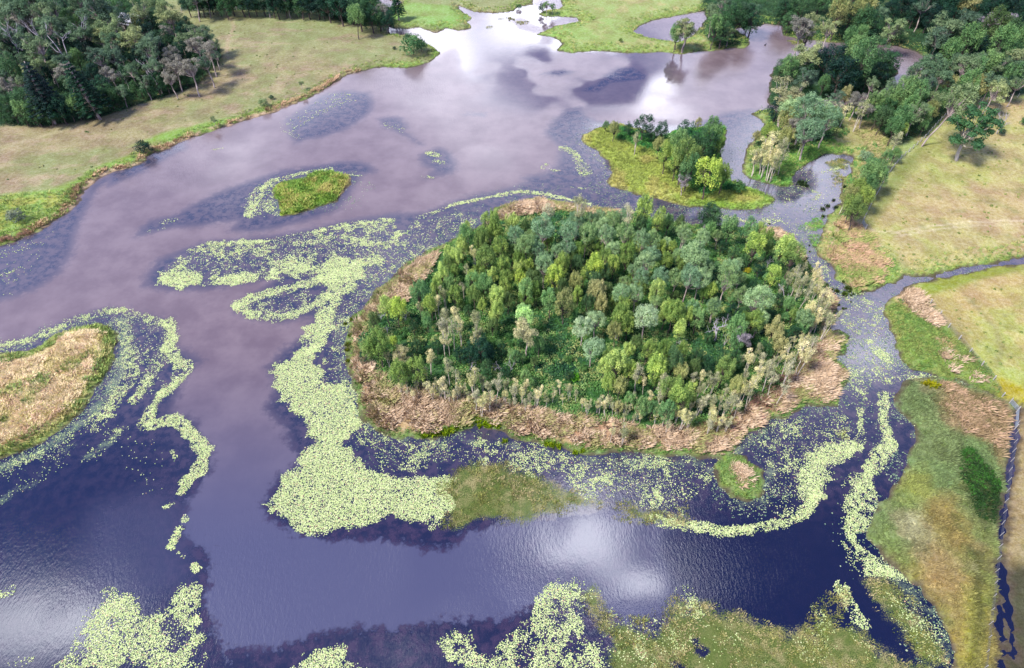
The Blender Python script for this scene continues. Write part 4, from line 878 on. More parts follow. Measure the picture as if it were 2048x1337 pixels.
# single trees that can be picked out -----------------------------------------------------------
def special():
    S = plant
    S('k', 289, 298, 17, 'dark round bush hanging over the west bank of the lake'); LM.append(('the dark west bank bush', 289, 298))
    S('o', 1945, 262, 46, 'wide spreading green tree with a pale trunk alone in the dry paddock', kind='spreading', colr=(62, 104, 62), name='spreading_tree', zs=.95, tilt=(0, 0)); LM.append(('the lone spreading paddock tree', 1945, 262))
    S('x', 2003, 250, 12, 'thin half-dead tree with bare twigs beside the lone paddock tree', zs=1.4); S('k', 2000, 272, 8, 'small dark bush at the foot of the bare paddock tree')
    S('s', 2046, 250, 10, 'small green bush in the dry paddock beyond the bare twiggy tree')
    S('T', 1893, 190, 30, 'tall leaning gum with a long bare pale trunk beside the fence', colr=(120, 136, 92), name='leaning_gum', zs=1.5, tilt=(.05, .22), var=1); LM.append(('the leaning gum', 1893, 200))
    S('x', 1434, 662, 27, 'large bare whitish dead tree among green trees on the big island', zs=.9, var=0); LM.append(('the large bare dead tree', 1434, 668))
    S('x', 1449, 690, 9, 'small bare dead stem just below the large whitish dead tree', var=2)
    S('x', 1001, 738, 11, 'twiggy dead tree leaning in the island clearing', var=1, tilt=(.1, -.5)); LM.append(('the twiggy dead clearing tree', 1001, 738))
    S('x', 1022, 740, 9, 'forked pale dead stump standing in the island clearing', var=3, zs=1.3)
    S('x', 935, 737, 12, 'grey fallen-looking dead tree at the left of the island clearing', var=2, tilt=(.2, .6))
    S('x', 1567, 600, 15, 'bare forked dead tree just inside the cream paperbarks of the east shore', var=0)
    S('x', 1535, 532, 8, 'small bare twiggy dead tree beside a dark round tree', var=1); S('x', 762, 640, 10, 'pale bare crown poking out of the western wattle clump', var=1); S('x', 812, 640, 9, 'small lilac-white dead crown beside the western wattles', var=2)
    S('x', 775, 668, 8, 'low pale dead branches below the western wattles', var=3); S('x', 817, 735, 9, 'small greyish dead top between two olive wattles near the southwest reeds', var=0)
    S('x', 1232, 670, 12, 'lilac dead twigs beside the pale silvery gum', var=2); S('x', 1360, 690, 9, 'small pinkish dead top among olive wattles', var=1)
    S('T', 1053, 668, 27, 'tall tan-crowned gum with a pale trunk in the middle of the island', var=2, zs=1.1); LM.append(('the tan-crowned clearing gum', 1053, 672))
    S('l', 1048, 640, 20, 'pale lime-green tree directly behind the tan-crowned gum', zs=1.1)
    S('B', 1166, 660, 22, 'pale blue-grey gum at the upper left of the trio beside the clearing'); LM.append(('the blue-grey gum trio', 1180, 675)); S('b', 1190, 648, 20, 'blue-green gum at the back of the pale trio beside the clearing', colr=(136, 158, 112)); S('B', 1184, 700, 23, 'blue-grey gum at the front of the trio beside the clearing', colr=(128, 152, 112))
    S('B', 1292, 640, 25, 'large pale silvery round gum standing out among olive wattles', zs=1.05); LM.append(('the large silvery gum', 1292, 640))
    S('y', 801, 713, 22, 'grey open-crowned tree with bare spreading limbs near the southwest reeds', colr=(160, 156, 112)); LM.append(('the bare-limbed southwest tree', 801, 713))
    S('Y', 1492, 548, 8, 'small yellow-leaved bush between a gum and a dark round tree'); LM.append(('the small yellow-leaved bush', 1492, 548))
    S('D', 1517, 548, 14, 'dark green round tree beside the small yellow bush'); S('s', 1147, 760, 11, 'bright lime-green shrub in the island clearing', colr=(110, 176, 40)); LM.append(('the bright lime shrub', 1147, 760))
    S('O', 1416, 352, 31, 'large bright lime-olive round tree at the tip of the grassy spit', zs=.85); LM.append(('the bright spit tree', 1416, 350))
    S('E', 1578, 186, 40, 'large pale yellowish gum leaning over the lake at the inlet mouth', colr=(150, 150, 108), zs=.75, var=0); LM.append(('the inlet mouth gum', 1578, 186))
    S('E', 1623, 106, 32, 'pale gum rising at the back of the wooded point', zs=.8, var=2); LM.append(('the gum behind the point', 1623, 106))
    S('E', 1392, 62, 22, 'tall pale gum at the waterside beside the lagoon', zs=.95, var=3); LM.append(('the waterside lagoon gum', 1392, 62)); S('E', 1412, 72, 20, 'second pale gum beside the tall one at the lagoon', var=1)
    S('G', 795, 14, 17, 'lone tiered dark pine on the far lawn', kind='pine', colr=(34, 84, 50), name='pine_tree', zs=.62); LM.append(('the lone lawn pine', 795, 14))
    S('G', 172, 178, 34, 'dark tiered pine with a long pale bare trunk at the forest edge', kind='pine', colr=(30, 68, 46), name='pine_tree', zs=.72, tilt=(.02, -.12), var=0); LM.append(('the pale-trunked pine', 172, 185))
    S('D', 78, 185, 38, 'wide very dark pine in the western forest', kind='pine', colr=(28, 56, 50), name='pine_tree', zs=.66, var=1)
    S('x', 130, 95, 24, 'long-limbed bare dead gum leaning over the western forest', var=2, zs=1.5, tilt=(0, -.25)); LM.append(('the long-limbed dead gum', 130, 95))
    S('x', 170, 82, 21, 'bare-topped pale gum with upright white limbs in the western forest', var=0, zs=1.5); S('x', 66, 65, 15, 'white branched dead top at the rear of the western forest', var=3, zs=1.4); S('x', 304, 145, 18, 'pale bare branching tree near the front of the western forest', var=1, zs=1.1)
    S('x', 20, 85, 20, 'white-limbed bare gum at the far western side of the forest', var=1, zs=1.7, tilt=(0, .2)); S('x', 295, 45, 12, 'bare pale tree beside the small white-roofed shed', var=0); S('x', 250, 160, 13, 'pale bare-limbed tree at the forest front beside a slim gum', var=2, zs=1.2)
    S('s', 545, 201, 6, 'tiny dark bush on the grassy west bank', colr=(40, 74, 50)); S('s', 527, 211, 10, 'low grey-green bush beside the tiny dark bush on the west bank', colr=(112, 132, 86))
    S('E', 429, 240, 7, 'spindly yellowish sapling on the west bank', zs=1.1); S('E', 603, 170, 6, 'tiny pale sapling farther up the west bank')
    S('G', 825, 97, 24, 'round green bush clump on the grassy point', kind='shrub', colr=(74, 112, 66), name='shrub'); LM.append(('the grassy point bushes', 825, 97)); S('G', 843, 98, 14, 'smaller bush at the lake end of the grassy point clump', kind='shrub', colr=(84, 120, 72), name='shrub'); S('G', 818, 80, 9, 'upright dark shrub behind the grassy point clump', kind='shrub', colr=(50, 92, 58), name='shrub'); S('k', 789, 101, 4, 'very small dark shrub at the paddock corner')
    S('s', 35, 440, 17, 'grey-leaved spreading bush on the green bank at the southwest', colr=(120, 130, 110)); LM.append(('the grey southwest bank bush', 35, 440))
    S('s', 1241, 86, 5, 'single small bush out on the northern flats', colr=(96, 120, 50)); S('g', 1096, 13, 9, 'small tree on the far causeway', kind='eucalypt'); S('g', 1108, 17, 7, 'small tree at the lake end of the far causeway', kind='eucalypt'); S('G', 1080, 17, 7, 'small dark tree at the land end of the far causeway'); S('s', 1038, 14, 6, 'round bush at the far inlet corner')
    S('s', 1728, 318, 14, 'low pale grey-green bush above the pond', colr=(134, 158, 118)); S('g', 1718, 10, 12, 'mid-green tree by the back water')
special()

plants('''245,320,110,b 485,375,95,b 680,380,90,b 590,230,75,b 720,235,60,b 820,205,60,b 845,290,70,b 960,240,80,b 1030,200,70,b 880,410,80,b 1070,390,85,b 60,480,90,b 170,550,70,b 130,390,50,b 290,430,60,o
 230,470,35,o 370,570,60,b 480,520,75,b 600,560,60,o 720,490,60,o 815,540,50,o 950,540,70,b 250,680,95,b 60,330,60,d 260,160,80,p 590,120,80,p 660,130,60,p 1110,190,70,p 1270,150,95,o 1230,280,70,d 1400,260,80,o 1510,260,60,g
 1640,280,50,d 1670,400,65,b 1230,470,80,b 1350,460,70,b 1100,560,80,o 1190,520,60,o 1440,520,55,o 1480,470,50,b 1550,530,50,o 1320,600,80,b 1290,680,80,b 1480,650,70,o 1620,600,60,b 1790,600,110,b 1640,680,60,o
 1080,640,60,o 890,620,70,o 950,700,70,o 765,710,90,O 430,690,75,o 340,830,95,O 590,680,60,d 120,850,80,d 80,730,55,o 1170,740,60,b 1060,870,50,b 1240,820,75,b 1440,830,85,b 1590,840,80,b 1720,830,100,b 1830,840,90,b
 1180,860,40,b 560,860,70,t 640,840,40,o 770,870,80,d 780,960,95,t 450,1080,100,t 310,1050,90,g 170,950,70,d 60,1010,70,o 590,1000,60,o 1040,990,85,b 1190,1000,75,b 1390,960,90,o 1250,900,60,o 820,1090,70,t 950,1080,50,o
 1070,1130,70,o 1390,1090,60,b 1560,1180,100,o 1760,1150,70,g 1980,1130,70,b 1130,1250,50,o 1000,1280,60,o 1860,430,60,b 1960,220,90,G 1930,340,60,g 520,640,50,d 700,780,60,d 860,800,60,d 1160,650,55,d 420,940,70,d 240,760,60,d 700,1100,70,d 900,960,70,d''', 1040, 400, Q, gi)
plants('''1540,330,100,o 1750,330,80,o 1600,420,80,o 1450,490,80,o 1270,480,80,g 1310,400,60,o 1800,480,80,b 1850,560,80,b 1990,560,70,b 1650,600,80,o 1560,650,50,d 1380,620,40,w 1100,620,50,o 1250,560,70,o 1500,700,90,o 1200,690,70,o
 1100,760,60,o 1060,860,70,o 1180,830,50,o 1290,780,45,p 1420,840,60,o 1570,870,60,o 1660,770,70,o 1690,890,70,o 1820,780,60,o 1830,700,60,o 1940,780,50,O 1350,870,50,o 830,1050,95,g 990,980,70,o 1120,970,60,g 1260,950,42,p
 1180,1080,70,o 1370,940,70,g 1480,980,80,g 1380,1070,70,o 1600,1080,80,o 1850,900,70,O 1900,1040,80,g 2000,1020,70,o 1600,1230,75,o 1460,1180,50,o 1390,1270,55,p 1000,1080,55,w 1080,1050,45,p 940,1170,70,o 1100,1250,60,p
 1190,1240,60,w 980,1190,35,w 840,1190,36,w 580,1220,90,O 480,1200,80,o 880,1290,50,g 1700,1000,60,o 1720,1130,60,d 1760,620,60,d 1450,900,50,d 1550,1000,60,d''', 680, 390, Q, gi)
plants('''350,260,70,d 400,480,120,o 300,560,90,o 550,450,40,O 910,600,60,w 900,280,50,g 1060,300,60,p 1160,330,65,p 1230,300,60,w 1060,420,60,w 1110,440,50,w 1380,420,60,w 1420,400,55,p 1610,180,70,o 1560,300,60,d
 1440,560,100,D 1320,600,80,D 1520,570,70,D 1230,600,60,D 600,800,100,o 800,770,100,o 720,760,60,d 890,770,35,w 1110,720,60,p 1190,800,60,p 1070,870,60,w 1360,820,65,w 1600,870,70,p 510,780,35,p 910,900,42,w 990,880,30,p
 770,880,30,p 690,960,24,p 740,960,24,p 1275,950,28,w 1390,1000,55,p 1530,990,62,w 1440,1060,50,w 1690,990,33,w 1780,960,44,p 1800,1060,30,p 1900,890,38,w 1870,970,42,w 1900,1080,38,p 2010,1000,46,w 2040,500,60,g 1790,620,50,g
 1870,620,40,g 500,610,36,p 1900,820,50,g 1030,960,28,p 1180,950,26,p 1220,980,26,w 640,930,24,p 1600,1060,28,p 1740,1050,26,p 1940,1010,30,p 1330,990,30,p 250,620,50,G 460,560,50,G 800,520,60,G 1000,520,60,G 760,330,50,G 1500,700,60,G 1650,560,50,G 1700,780,50,G 1500,800,50,G''', 680, 600, Q, gi)
plants('''170,100,80,o 230,150,60,o 130,200,60,t 530,50,60,o 620,60,70,o 700,80,60,o 650,180,60,o 790,100,60,g 380,360,60,o 525,350,65,o 300,300,50,d 230,350,50,o 670,370,60,o 80,400,60,o 130,460,90,o 30,480,60,o 240,520,60,o
 80,620,60,o 300,560,50,p 160,660,60,t 480,490,90,o 600,470,80,d 370,600,36,w 450,600,40,o 520,590,50,p 660,540,70,t 620,640,50,o 760,500,50,d 1010,510,75,o 1110,170,80,g 1170,130,60,o 1250,120,70,o 1160,230,70,v 1120,300,60,g
 1300,110,60,b 1420,180,70,t 1230,410,42,w 1290,350,36,p 1160,420,28,p 1330,420,40,p 1300,520,55,w 1400,500,60,p 1420,580,50,p 1560,370,60,w 1640,290,48,w 1740,280,50,p 1690,370,60,w 1550,500,50,p 1500,650,48,p 1280,610,55,w
 1180,660,42,w 1230,700,42,p 1110,740,42,p 1130,790,42,w 1020,810,50,p 950,860,50,w 920,770,44,p 810,780,40,p 690,880,45,w 850,780,34,p 830,560,36,w 750,580,34,p 890,560,50,p 930,610,34,p 800,650,42,p 1020,680,32,p 1110,650,60,t
 650,740,95,o 560,680,80,o 500,720,44,p 410,730,34,w 260,720,40,p 340,820,60,g 420,840,50,g 540,860,70,g 240,760,45,g 50,780,40,w 110,800,32,p 0,790,30,p 150,830,40,t 100,985,40,w 200,1000,42,p 200,880,28,p 550,960,28,p
 900,960,32,p 970,940,34,w 1040,950,28,p 730,900,34,p 1680,110,60,b 1820,50,50,w 1870,100,50,p 1700,30,50,w 880,250,40,G 1000,430,60,G 1100,440,60,G 780,420,60,G 880,480,60,G 1350,350,60,G 1450,300,60,t 1500,260,50,G 1600,200,50,G''', 1200, 620, .24414, gi)
plants('''410,110,105,G 390,220,50,v 620,200,90,g 810,260,80,g 900,220,60,o 1000,310,60,o 130,270,65,b 330,320,60,b 490,300,50,b 860,420,90,o 1000,420,60,d 1180,400,100,o 1250,500,100,o 1130,500,70,g 250,500,110,b 80,500,60,b
 380,640,70,b 610,640,90,b 560,770,100,b 690,760,60,b 1060,690,80,o 980,730,40,g 1210,680,32,p 900,940,120,b 720,920,70,b 420,880,60,o 350,900,50,o 230,1040,70,b 440,1040,65,b 630,1110,70,D 1320,640,60,p 1340,750,60,p 1480,680,50,w
 1450,780,48,p 1500,820,55,w 1380,870,60,p 1560,880,55,w 1620,930,48,w 1450,1030,58,w 1560,1030,55,p 1620,1110,48,p 1370,1150,75,b 1300,880,44,p 1200,1020,60,g 1240,1110,50,o 1340,1240,60,g 1400,720,45,p 1560,960,45,p 1270,780,45,p
 640,480,60,G 520,420,50,G 740,560,50,G 1100,620,50,G 850,820,60,G 1000,1100,60,G 780,1050,60,G 1100,960,55,G''', 1340, 420, Q, gi)
TREE_GROW = 1.2; ZS = 1.0
gf = 'trees of the forest west of the paddock'
plants('''60,180,90,e 60,330,90,e 240,180,90,y 180,330,90,e 330,420,120,e 430,170,110,e 440,260,100,e 600,200,65,G 600,330,70,D 760,290,100,e 460,60,110,e 300,80,120,e 150,60,130,e 640,90,90,D 840,30,140,e 1060,60,90,G
 1130,120,80,G 990,140,110,e 750,200,60,g 860,190,90,e 1000,280,110,E 1180,320,110,E 900,330,80,E 1060,400,90,e 1250,400,80,E 1270,80,100,E 1480,40,95,E 1540,140,90,E 1400,240,70,G 1580,240,70,G 1680,260,70,G 1270,270,60,t
 1500,300,60,y 1780,310,80,e 1880,330,70,e 1790,420,80,y 1900,480,80,y 1880,580,80,e 1640,380,70,e 1500,400,80,G 1400,400,90,e 1350,470,90,e 1560,520,65,y 1580,620,80,y 1730,620,95,y 1560,740,65,y 1380,600,90,e 1430,780,70,G
 1210,660,75,e 1010,690,70,y 1100,840,55,e 900,530,90,e 1050,540,80,e 700,560,60,g 600,680,80,y 650,740,70,e 460,640,60,E 350,620,80,E 260,640,70,E 100,660,90,G 180,760,60,e 80,790,65,y 40,920,50,G 60,980,60,G 250,950,90,G
 330,1050,75,G 200,1030,60,g 380,850,80,D 450,980,90,D 550,1000,90,D 400,720,80,D 680,980,60,g 950,830,80,D 1000,900,70,G 850,700,70,D 1160,720,60,G 1320,760,60,e 1000,480,90,e 550,550,80,e 350,540,80,e 200,560,70,e 60,560,70,e
 20,450,60,e 500,450,80,D 690,420,70,D 760,860,70,D 880,900,70,D 1130,900,50,G 1230,840,45,G 1350,840,50,G 1520,790,50,G 1640,740,50,G 1760,690,50,D 1830,640,50,G 1960,510,50,e 1950,420,50,e 850,1010,60,D 650,1050,50,D 130,1060,60,G 450,1070,60,G 20,1040,60,G 100,460,80,D 230,450,80,D 780,480,80,D 1180,520,80,D
 1300,560,80,D 1450,520,80,D 1650,500,80,D 900,620,70,D 1060,640,70,D 540,620,70,D 250,300,80,D 500,330,80,D 900,250,80,D 1130,220,80,D 1350,330,80,D 1700,340,70,D 1820,480,70,D 1230,200,60,G 130,250,80,D 30,60,90,e 700,30,90,e 0,700,60,e 0,830,60,e 1480,800,36,G 1560,800,36,G 1620,770,36,G 1700,750,36,G 1820,690,34,G 1880,650,34,G 1930,610,30,G 1980,540,30,G 1970,480,36,G 1930,430,36,G 1300,880,34,G 1180,920,36,G 1080,950,36,G 1000,975,36,G 900,1010,38,G 750,1050,38,G 560,1090,38,G 340,1120,38,G 240,1120,36,G 50,1110,36,G 1860,380,40,G 1740,280,40,G''', 0, 0, .21973, gf)
gn = 'dark belt of trees behind the far fence'
r_ = np.random.RandomState(77); s_ = []
for x_ in range(1090, 2030, 44): s_.append('%d,%d,%d,%s' % (x_+r_.randint(-8, 8), 26+(x_-1090)*.022+r_.randint(-8, 8), r_.randint(38, 50), r_.choice(['D', 'D', 'G', 'G'])))
for x_ in range(1120, 2030, 60): s_.append('%d,%d,%d,%s' % (x_+r_.randint(-8, 8), -30+r_.randint(-8, 8), r_.randint(40, 52), r_.choice(['D', 'G', 'e'])))
plants(' '.join(s_), 0, 0, .344, gn)
plants('20,50,50,D 90,50,60,D 150,60,50,D 200,80,60,G 180,118,45,g 250,50,60,G 270,110,50,G 320,60,40,y 315,120,40,G 370,125,38,D 80,0,50,D 180,0,50,D 270,0,50,G', 650, 0, .344, gn)
TREE_GROW = 1.14
gr = 'trees of the forest on the eastern shore'
plants('''0,215,38,g 22,195,40,g 230,80,50,e 280,20,50,e 300,120,60,G 290,180,50,g 330,215,50,G 398,215,32,E 370,110,60,G 450,60,50,e 400,60,50,G 500,90,60,G 560,110,40,G 450,140,20,g 600,120,40,G 640,60,50,G 720,60,50,G
 740,140,70,y 700,180,40,g 820,130,60,E 900,110,65,t 900,170,60,E 960,180,40,g 960,60,50,g 1020,100,50,G 1100,50,65,t 1040,180,40,g 1120,130,60,G 1130,190,32,E 1200,60,50,e 1200,160,60,G 1260,190,50,G 1330,120,65,E 1300,30,60,D
 1400,40,60,D 1450,50,50,e 1500,30,60,D 1560,40,60,D 1640,60,60,D 1700,50,50,t 1790,30,60,D 1750,10,50,t 1900,60,70,D 1990,30,60,D 1600,140,80,e 1550,190,70,e 1500,200,60,e 1700,120,60,e 1780,140,40,v 1850,130,40,v 1930,120,50,v
 1850,180,70,d 1950,190,60,d 1700,200,60,G 1620,250,70,G 1500,260,60,G 1700,270,70,g 1800,240,60,G 1900,260,70,g 1990,260,50,g 1600,330,60,g 1650,370,60,e 1500,390,70,e 1400,450,60,e 1480,470,60,e 1560,450,60,e 1380,480,40,e
 1700,380,70,e 1800,350,60,e 1820,390,60,g 1900,370,60,e 1990,330,60,E 2010,400,60,e 1730,450,60,g 1850,480,60,e 1860,540,60,E 1960,460,50,g 2000,500,50,e 1760,520,50,t 1700,520,60,g 1960,530,50,D 1600,500,40,t 760,20,50,G 850,10,50,G
 930,0,50,D 1050,0,50,D 1150,0,60,D 1250,90,50,D 1400,90,50,D 1480,120,50,D 1560,110,50,D 1750,80,60,D 1850,80,60,D 1980,90,60,D 2030,150,50,D 2030,210,50,D 1760,310,60,D 1550,300,55,D 1950,300,55,G 1660,450,50,G 1920,420,55,D 1780,440,50,D
 2020,340,50,G 1440,400,50,G 1560,380,50,D 1620,20,60,D 1450,0,60,D 1350,-10,60,D''', 1348, 0, .344, gr)
gw = 'trees of the wooded point at the inlet'
plants('''670,400,50,g 720,420,50,G 790,440,60,e 620,410,40,G 820,510,40,e 900,380,80,D 980,430,80,D 1060,310,60,g 1100,360,80,g 1150,310,60,G 1120,450,50,G 1200,380,60,G 1260,390,50,G 920,510,35,g 1040,470,60,D 1150,500,40,e
 840,400,50,D 980,330,50,G 740,480,40,G 1190,440,45,D''', 1348, 0, .344, gw)
gs = 'trees between the paddock fence and the inlet'
plants('''950,560,45,e 1000,560,38,t 1060,590,45,y 1120,640,45,y 1160,600,40,g 1230,580,50,g 1280,500,45,e 1300,590,50,g 1350,550,60,g 1420,570,60,g 1420,640,60,e 1340,700,55,g 1280,760,45,g 1210,700,45,d 1450,680,40,g 1320,770,35,o
 1440,755,25,g 1500,580,50,E 1620,600,50,g 1660,560,50,d 1290,820,36,p 1370,640,50,g 1240,660,45,G 1180,680,40,g 1500,650,40,t 1380,700,45,G 1240,740,40,G 1560,600,45,G 1000,640,30,w 1090,640,36,p''', 1348, 0, .344, gs)
gp = 'trees on the low point south of the inlet'
plants('''600,640,50,D 680,670,60,b 760,670,70,b 850,680,60,b 890,720,60,b 790,760,70,b 700,740,50,y 640,730,50,t 590,790,40,w 540,850,40,w 490,895,36,w 560,930,40,w 640,910,34,p 505,950,32,w 570,965,32,p 550,780,40,o 740,840,22,p
 925,690,35,o 480,800,25,t 940,640,25,p 650,800,45,t 620,860,40,p 460,930,30,p 530,900,34,p 720,700,50,D 830,740,50,D''', 1348, 0, .344, gp)
ge = 'trees in the row along the paddock fence'
plants('1145,985,50,g 1140,1040,60,g 1190,1040,50,g 1060,1100,50,o 1020,1150,50,t 1100,1160,50,o 1030,1220,50,o 1055,1250,55,o 1220,940,35,g 1280,910,28,g 1120,1100,45,g 1000,1150,30,p', 1348, 0, .344, ge)
gq = 'trees on the grassy spit'
plants('140,730,20,t 70,800,60,G 30,850,60,g 170,850,75,G 230,780,60,g 50,940,70,o 120,930,50,o 80,1000,60,g 60,1050,40,v 285,1040,50,o 370,1110,38,s 10,960,50,o 130,870,50,G 260,860,40,o', 1348, 0, .344, gq)
plants('1850,750,55,G 1680,770,32,t 1960,780,38,G 1810,820,26,p 1940,860,35,t 1980,920,50,o 1760,770,25,G 1630,745,20,g 1900,800,30,G', 650, 0, .344, gq)

# saplings and shrubs filling the clearings, and the fringe of slim paperbarks --------------------
r = np.random.RandomState(404); TREE_GROW = 1.0
def fillers(area, n, codes, rlo, rhi, gap, grp, zs=1.0):
    w_ = poly(area); lo, hi = w_.min(0), w_.max(0); pts = []; tries = 0
    while len(pts) < n and tries < 6000:
        tries += 1; q = r.uniform(lo, hi)
        if sdf(np.array([q[0]]), np.array([q[1]]), [w_])[0] < 0: continue
        if any(math.hypot(q[0]-p[0], (q[1]-p[1])*1.3) < gap for p in pts): continue
        pts.append(q); plant(codes[r.randint(len(codes))], q[0], q[1], r.uniform(rlo, rhi), group=grp, zs=zs)
fillers('900,690 1000,665 1060,700 1160,690 1180,740 1180,790 1080,790 1000,780 900,770 860,740', 26, 'ssgdG', 6, 11, 15, gi)
fillers('750,700 800,640 850,660 860,760 800,780 740,740', 12, 'ssdG', 7, 11, 16, gi)
fillers('1400,490 1500,490 1560,560 1600,620 1600,680 1520,690 1440,640 1420,560', 26, 'ssgdgb', 6, 12, 17, gi)
fillers('1230,700 1400,700 1500,720 1480,800 1400,840 1250,830', 22, 'odogs', 8, 12, 17, gi)
fillers('850,560 950,470 1080,450 1300,460 1390,560 1380,660 1250,660 1100,620 960,660 860,640', 46, 'dDdGo', 8, 12, 19, gi, .9)
for pth, n, hw in (('800,782 850,795 900,806 950,806 1000,800 1050,806 1100,812 1150,824 1200,838 1260,850 1330,858 1400,848 1440,826 1480,800 1530,768 1570,735 1610,700 1640,665', 105, 11), ('1560,600 1600,560 1640,600 1650,650', 12, 9)):
    pp = poly(pth); L_ = np.r_[0, np.cumsum(np.linalg.norm(np.diff(pp, axis=0), axis=1))]
    for q in np.linspace(0, L_[-1], n)+r.uniform(-4, 4, n):
        px_, py_ = np.interp(q, L_, pp[:, 0]), np.interp(q, L_, pp[:, 1]); plant('pwwp'[r.randint(4)], px_+r.normal(0, 2), py_-24+r.normal(0, hw), r.uniform(5.5, 8.6), group=gi, zs=r.uniform(1.1, 1.35))

# sedge tussocks in the channel -------------------------------------------------
r = np.random.RandomState(31); SEDGE = []
for i in range(3):
    n = 90; x = r.normal(0, .22, n); y = r.normal(0, .22, n)
    a = r.uniform(0, 2*pi, n); l = r.uniform(.3, .8, n); lx = np.cos(a)*l*.55; ly = np.sin(a)*l*.55; w_ = r.uniform(.05, .12, n); b = r.uniform(0, pi, n)
    V = np.empty((n, 4, 3)); V[:, 0] = np.stack([x-np.cos(b)*w_, y-np.sin(b)*w_, -.1+0*x], 1); V[:, 1] = np.stack([x+np.cos(b)*w_, y+np.sin(b)*w_, -.1+0*x], 1)
    V[:, 2] = np.stack([x+np.cos(b)*w_+lx*.6, y+np.sin(b)*w_+ly*.6, l*.8], 1); V[:, 3] = np.stack([x+lx, y+ly, l], 1)
    SEDGE.append(mesh_np('sedge_blades', V.reshape(-1, 3), 4, np.arange(n*4), [M_leaf], False, [('tint', 'FLOAT', np.repeat(r.rand(n), 4))]))
TUSS = []
def tussocks(s, grp, col_, ox=0, oy=0, k=1.0):
    for tok in s.split():
        a = [float(v) for v in tok.split(',')]; px, py = ox+a[0]*k, oy+a[1]*k; x, y = G(px, py, .2); R = a[2]*k*mpp(py)
        o = link('sedge_tussock', SEDGE[len(TUSS) % 3], None, category='sedge tussock', group=grp); o.location = (float(x), float(y), max(float(ground_z(np.array([x]), np.array([y]))[0]), 0)+.02); o.scale = (R/.5, R/.5, R/.5*.8); o.rotation_euler = (0, 0, len(TUSS)*1.7)
        f = .85+.3*_tab[len(TUSS)]; o.color = (*[v*f for v in C(*col_)], 1); TUSS.append(dict(o=o, px=px, py=py, r=a[2]*k, grp=grp, word='round green sedge tussock' if col_[2] > 40 else 'yellow-green sedge tussock', label=None, code='z', x=float(x), y=float(y)))
tussocks('''1375,465,14 1390,495,20 1375,530,22 1410,535,12 1420,575,18 1430,610,14 1470,630,18 1375,388,9 1432,425,9 1430,360,8 1285,318,8 1600,770,20 1655,810,18 1710,830,24 1690,885,10 1728,900,8 1815,800,26 1850,810,18
 1790,860,28 1840,835,18 1855,872,12 1880,858,12 1775,735,12 1930,855,8 1735,970,12 1775,1008,14 1805,1005,9 1855,938,8 1570,65,18 1018,140,10''', 'sedge tussocks standing in the eastern channel', (84, 108, 44), 1340, 420, Q)
tussocks('''1420,1230,34 1490,1275,34 1430,1290,26 1570,1280,30 1395,1250,22 1530,1300,24 1620,1300,26''', 'yellow-green sedge tussocks at the notch in the south shore', (160, 190, 24), 680, 600, Q)
tussocks('848,872,7 862,870,7 876,868,8 890,866,8 902,862,7 912,858,7 925,852,7 938,850,6 1092,888,6 1105,891,7 1118,893,6 1150,905,5 1165,903,5 1010,882,6', 'yellow-green sedge tussocks at the notch in the south shore', (150, 178, 34))
tussocks('1855,775,9 1865,778,8 1848,773,6', 'yellow sedge tussocks beside the marsh creek', (176, 176, 30))
tussocks('697,690,5 694,700,4 700,672,4 690,648,4 704,640,4 696,722,4', 'small tussocks off the west shore of the big island', (120, 134, 36))
tussocks('1602,368,8 1612,372,5 1646,418,4 1655,412,4 1672,415,4 1668,400,3 1690,375,4', 'small dark tussocks in the eastern pond', (70, 92, 56))
# ------------------------------------------------------------------ fences, gates, shed, bird
def simple(name, c, rough=.7, metal=0.0):
    m, t, out = newmat(name); pos = t.n('ShaderNodeTexCoord').outputs['Object']; f, _ = t.noise(pos, 3, 4, .6)
    b = t.n('ShaderNodeBsdfPrincipled'); t.l(t.mix(t.ramp(f, .3, .7), tuple(v*.8 for v in c), c), b.inputs['Base Color']); b.inputs['Roughness'].default_value = rough; b.inputs['Metallic'].default_value = metal
    t.l(b.outputs[0], out.inputs[0]); return m
M_post = simple('weathered_post', C(214, 208, 204)); M_wire = simple('fence_wire', C(150, 150, 155), .5, .5); M_galv = simple('galvanised_tube', C(190, 200, 210), .4, .3)
M_roof = simple('roof_sheet', C(235, 235, 245, 1.1), .5); M_wallb = simple('shed_wall', C(190, 185, 180))
def box(V, Fc, lo, hi):
    o = len(V)
    for z in (lo[2], hi[2]):
        for x, y in ((lo[0], lo[1]), (hi[0], lo[1]), (hi[0], hi[1]), (lo[0], hi[1])): V.append((x, y, z))
    for f in ((0, 3, 2, 1), (4, 5, 6, 7), (0, 1, 5, 4), (1, 2, 6, 5), (2, 3, 7, 6), (3, 0, 4, 7)): Fc.append(tuple(o+i for i in f))
def pymesh(name, V, Fc, mat):
    me = bpy.data.meshes.new(name); me.from_pydata([tuple(v) for v in V], [], Fc); me.materials.append(mat); return me
V, Fc = tubes([((0, 0, -.3), (0, 0, 1.25), .085, .075)], 7); post_me = pymesh('fence_post', V, Fc, M_post)
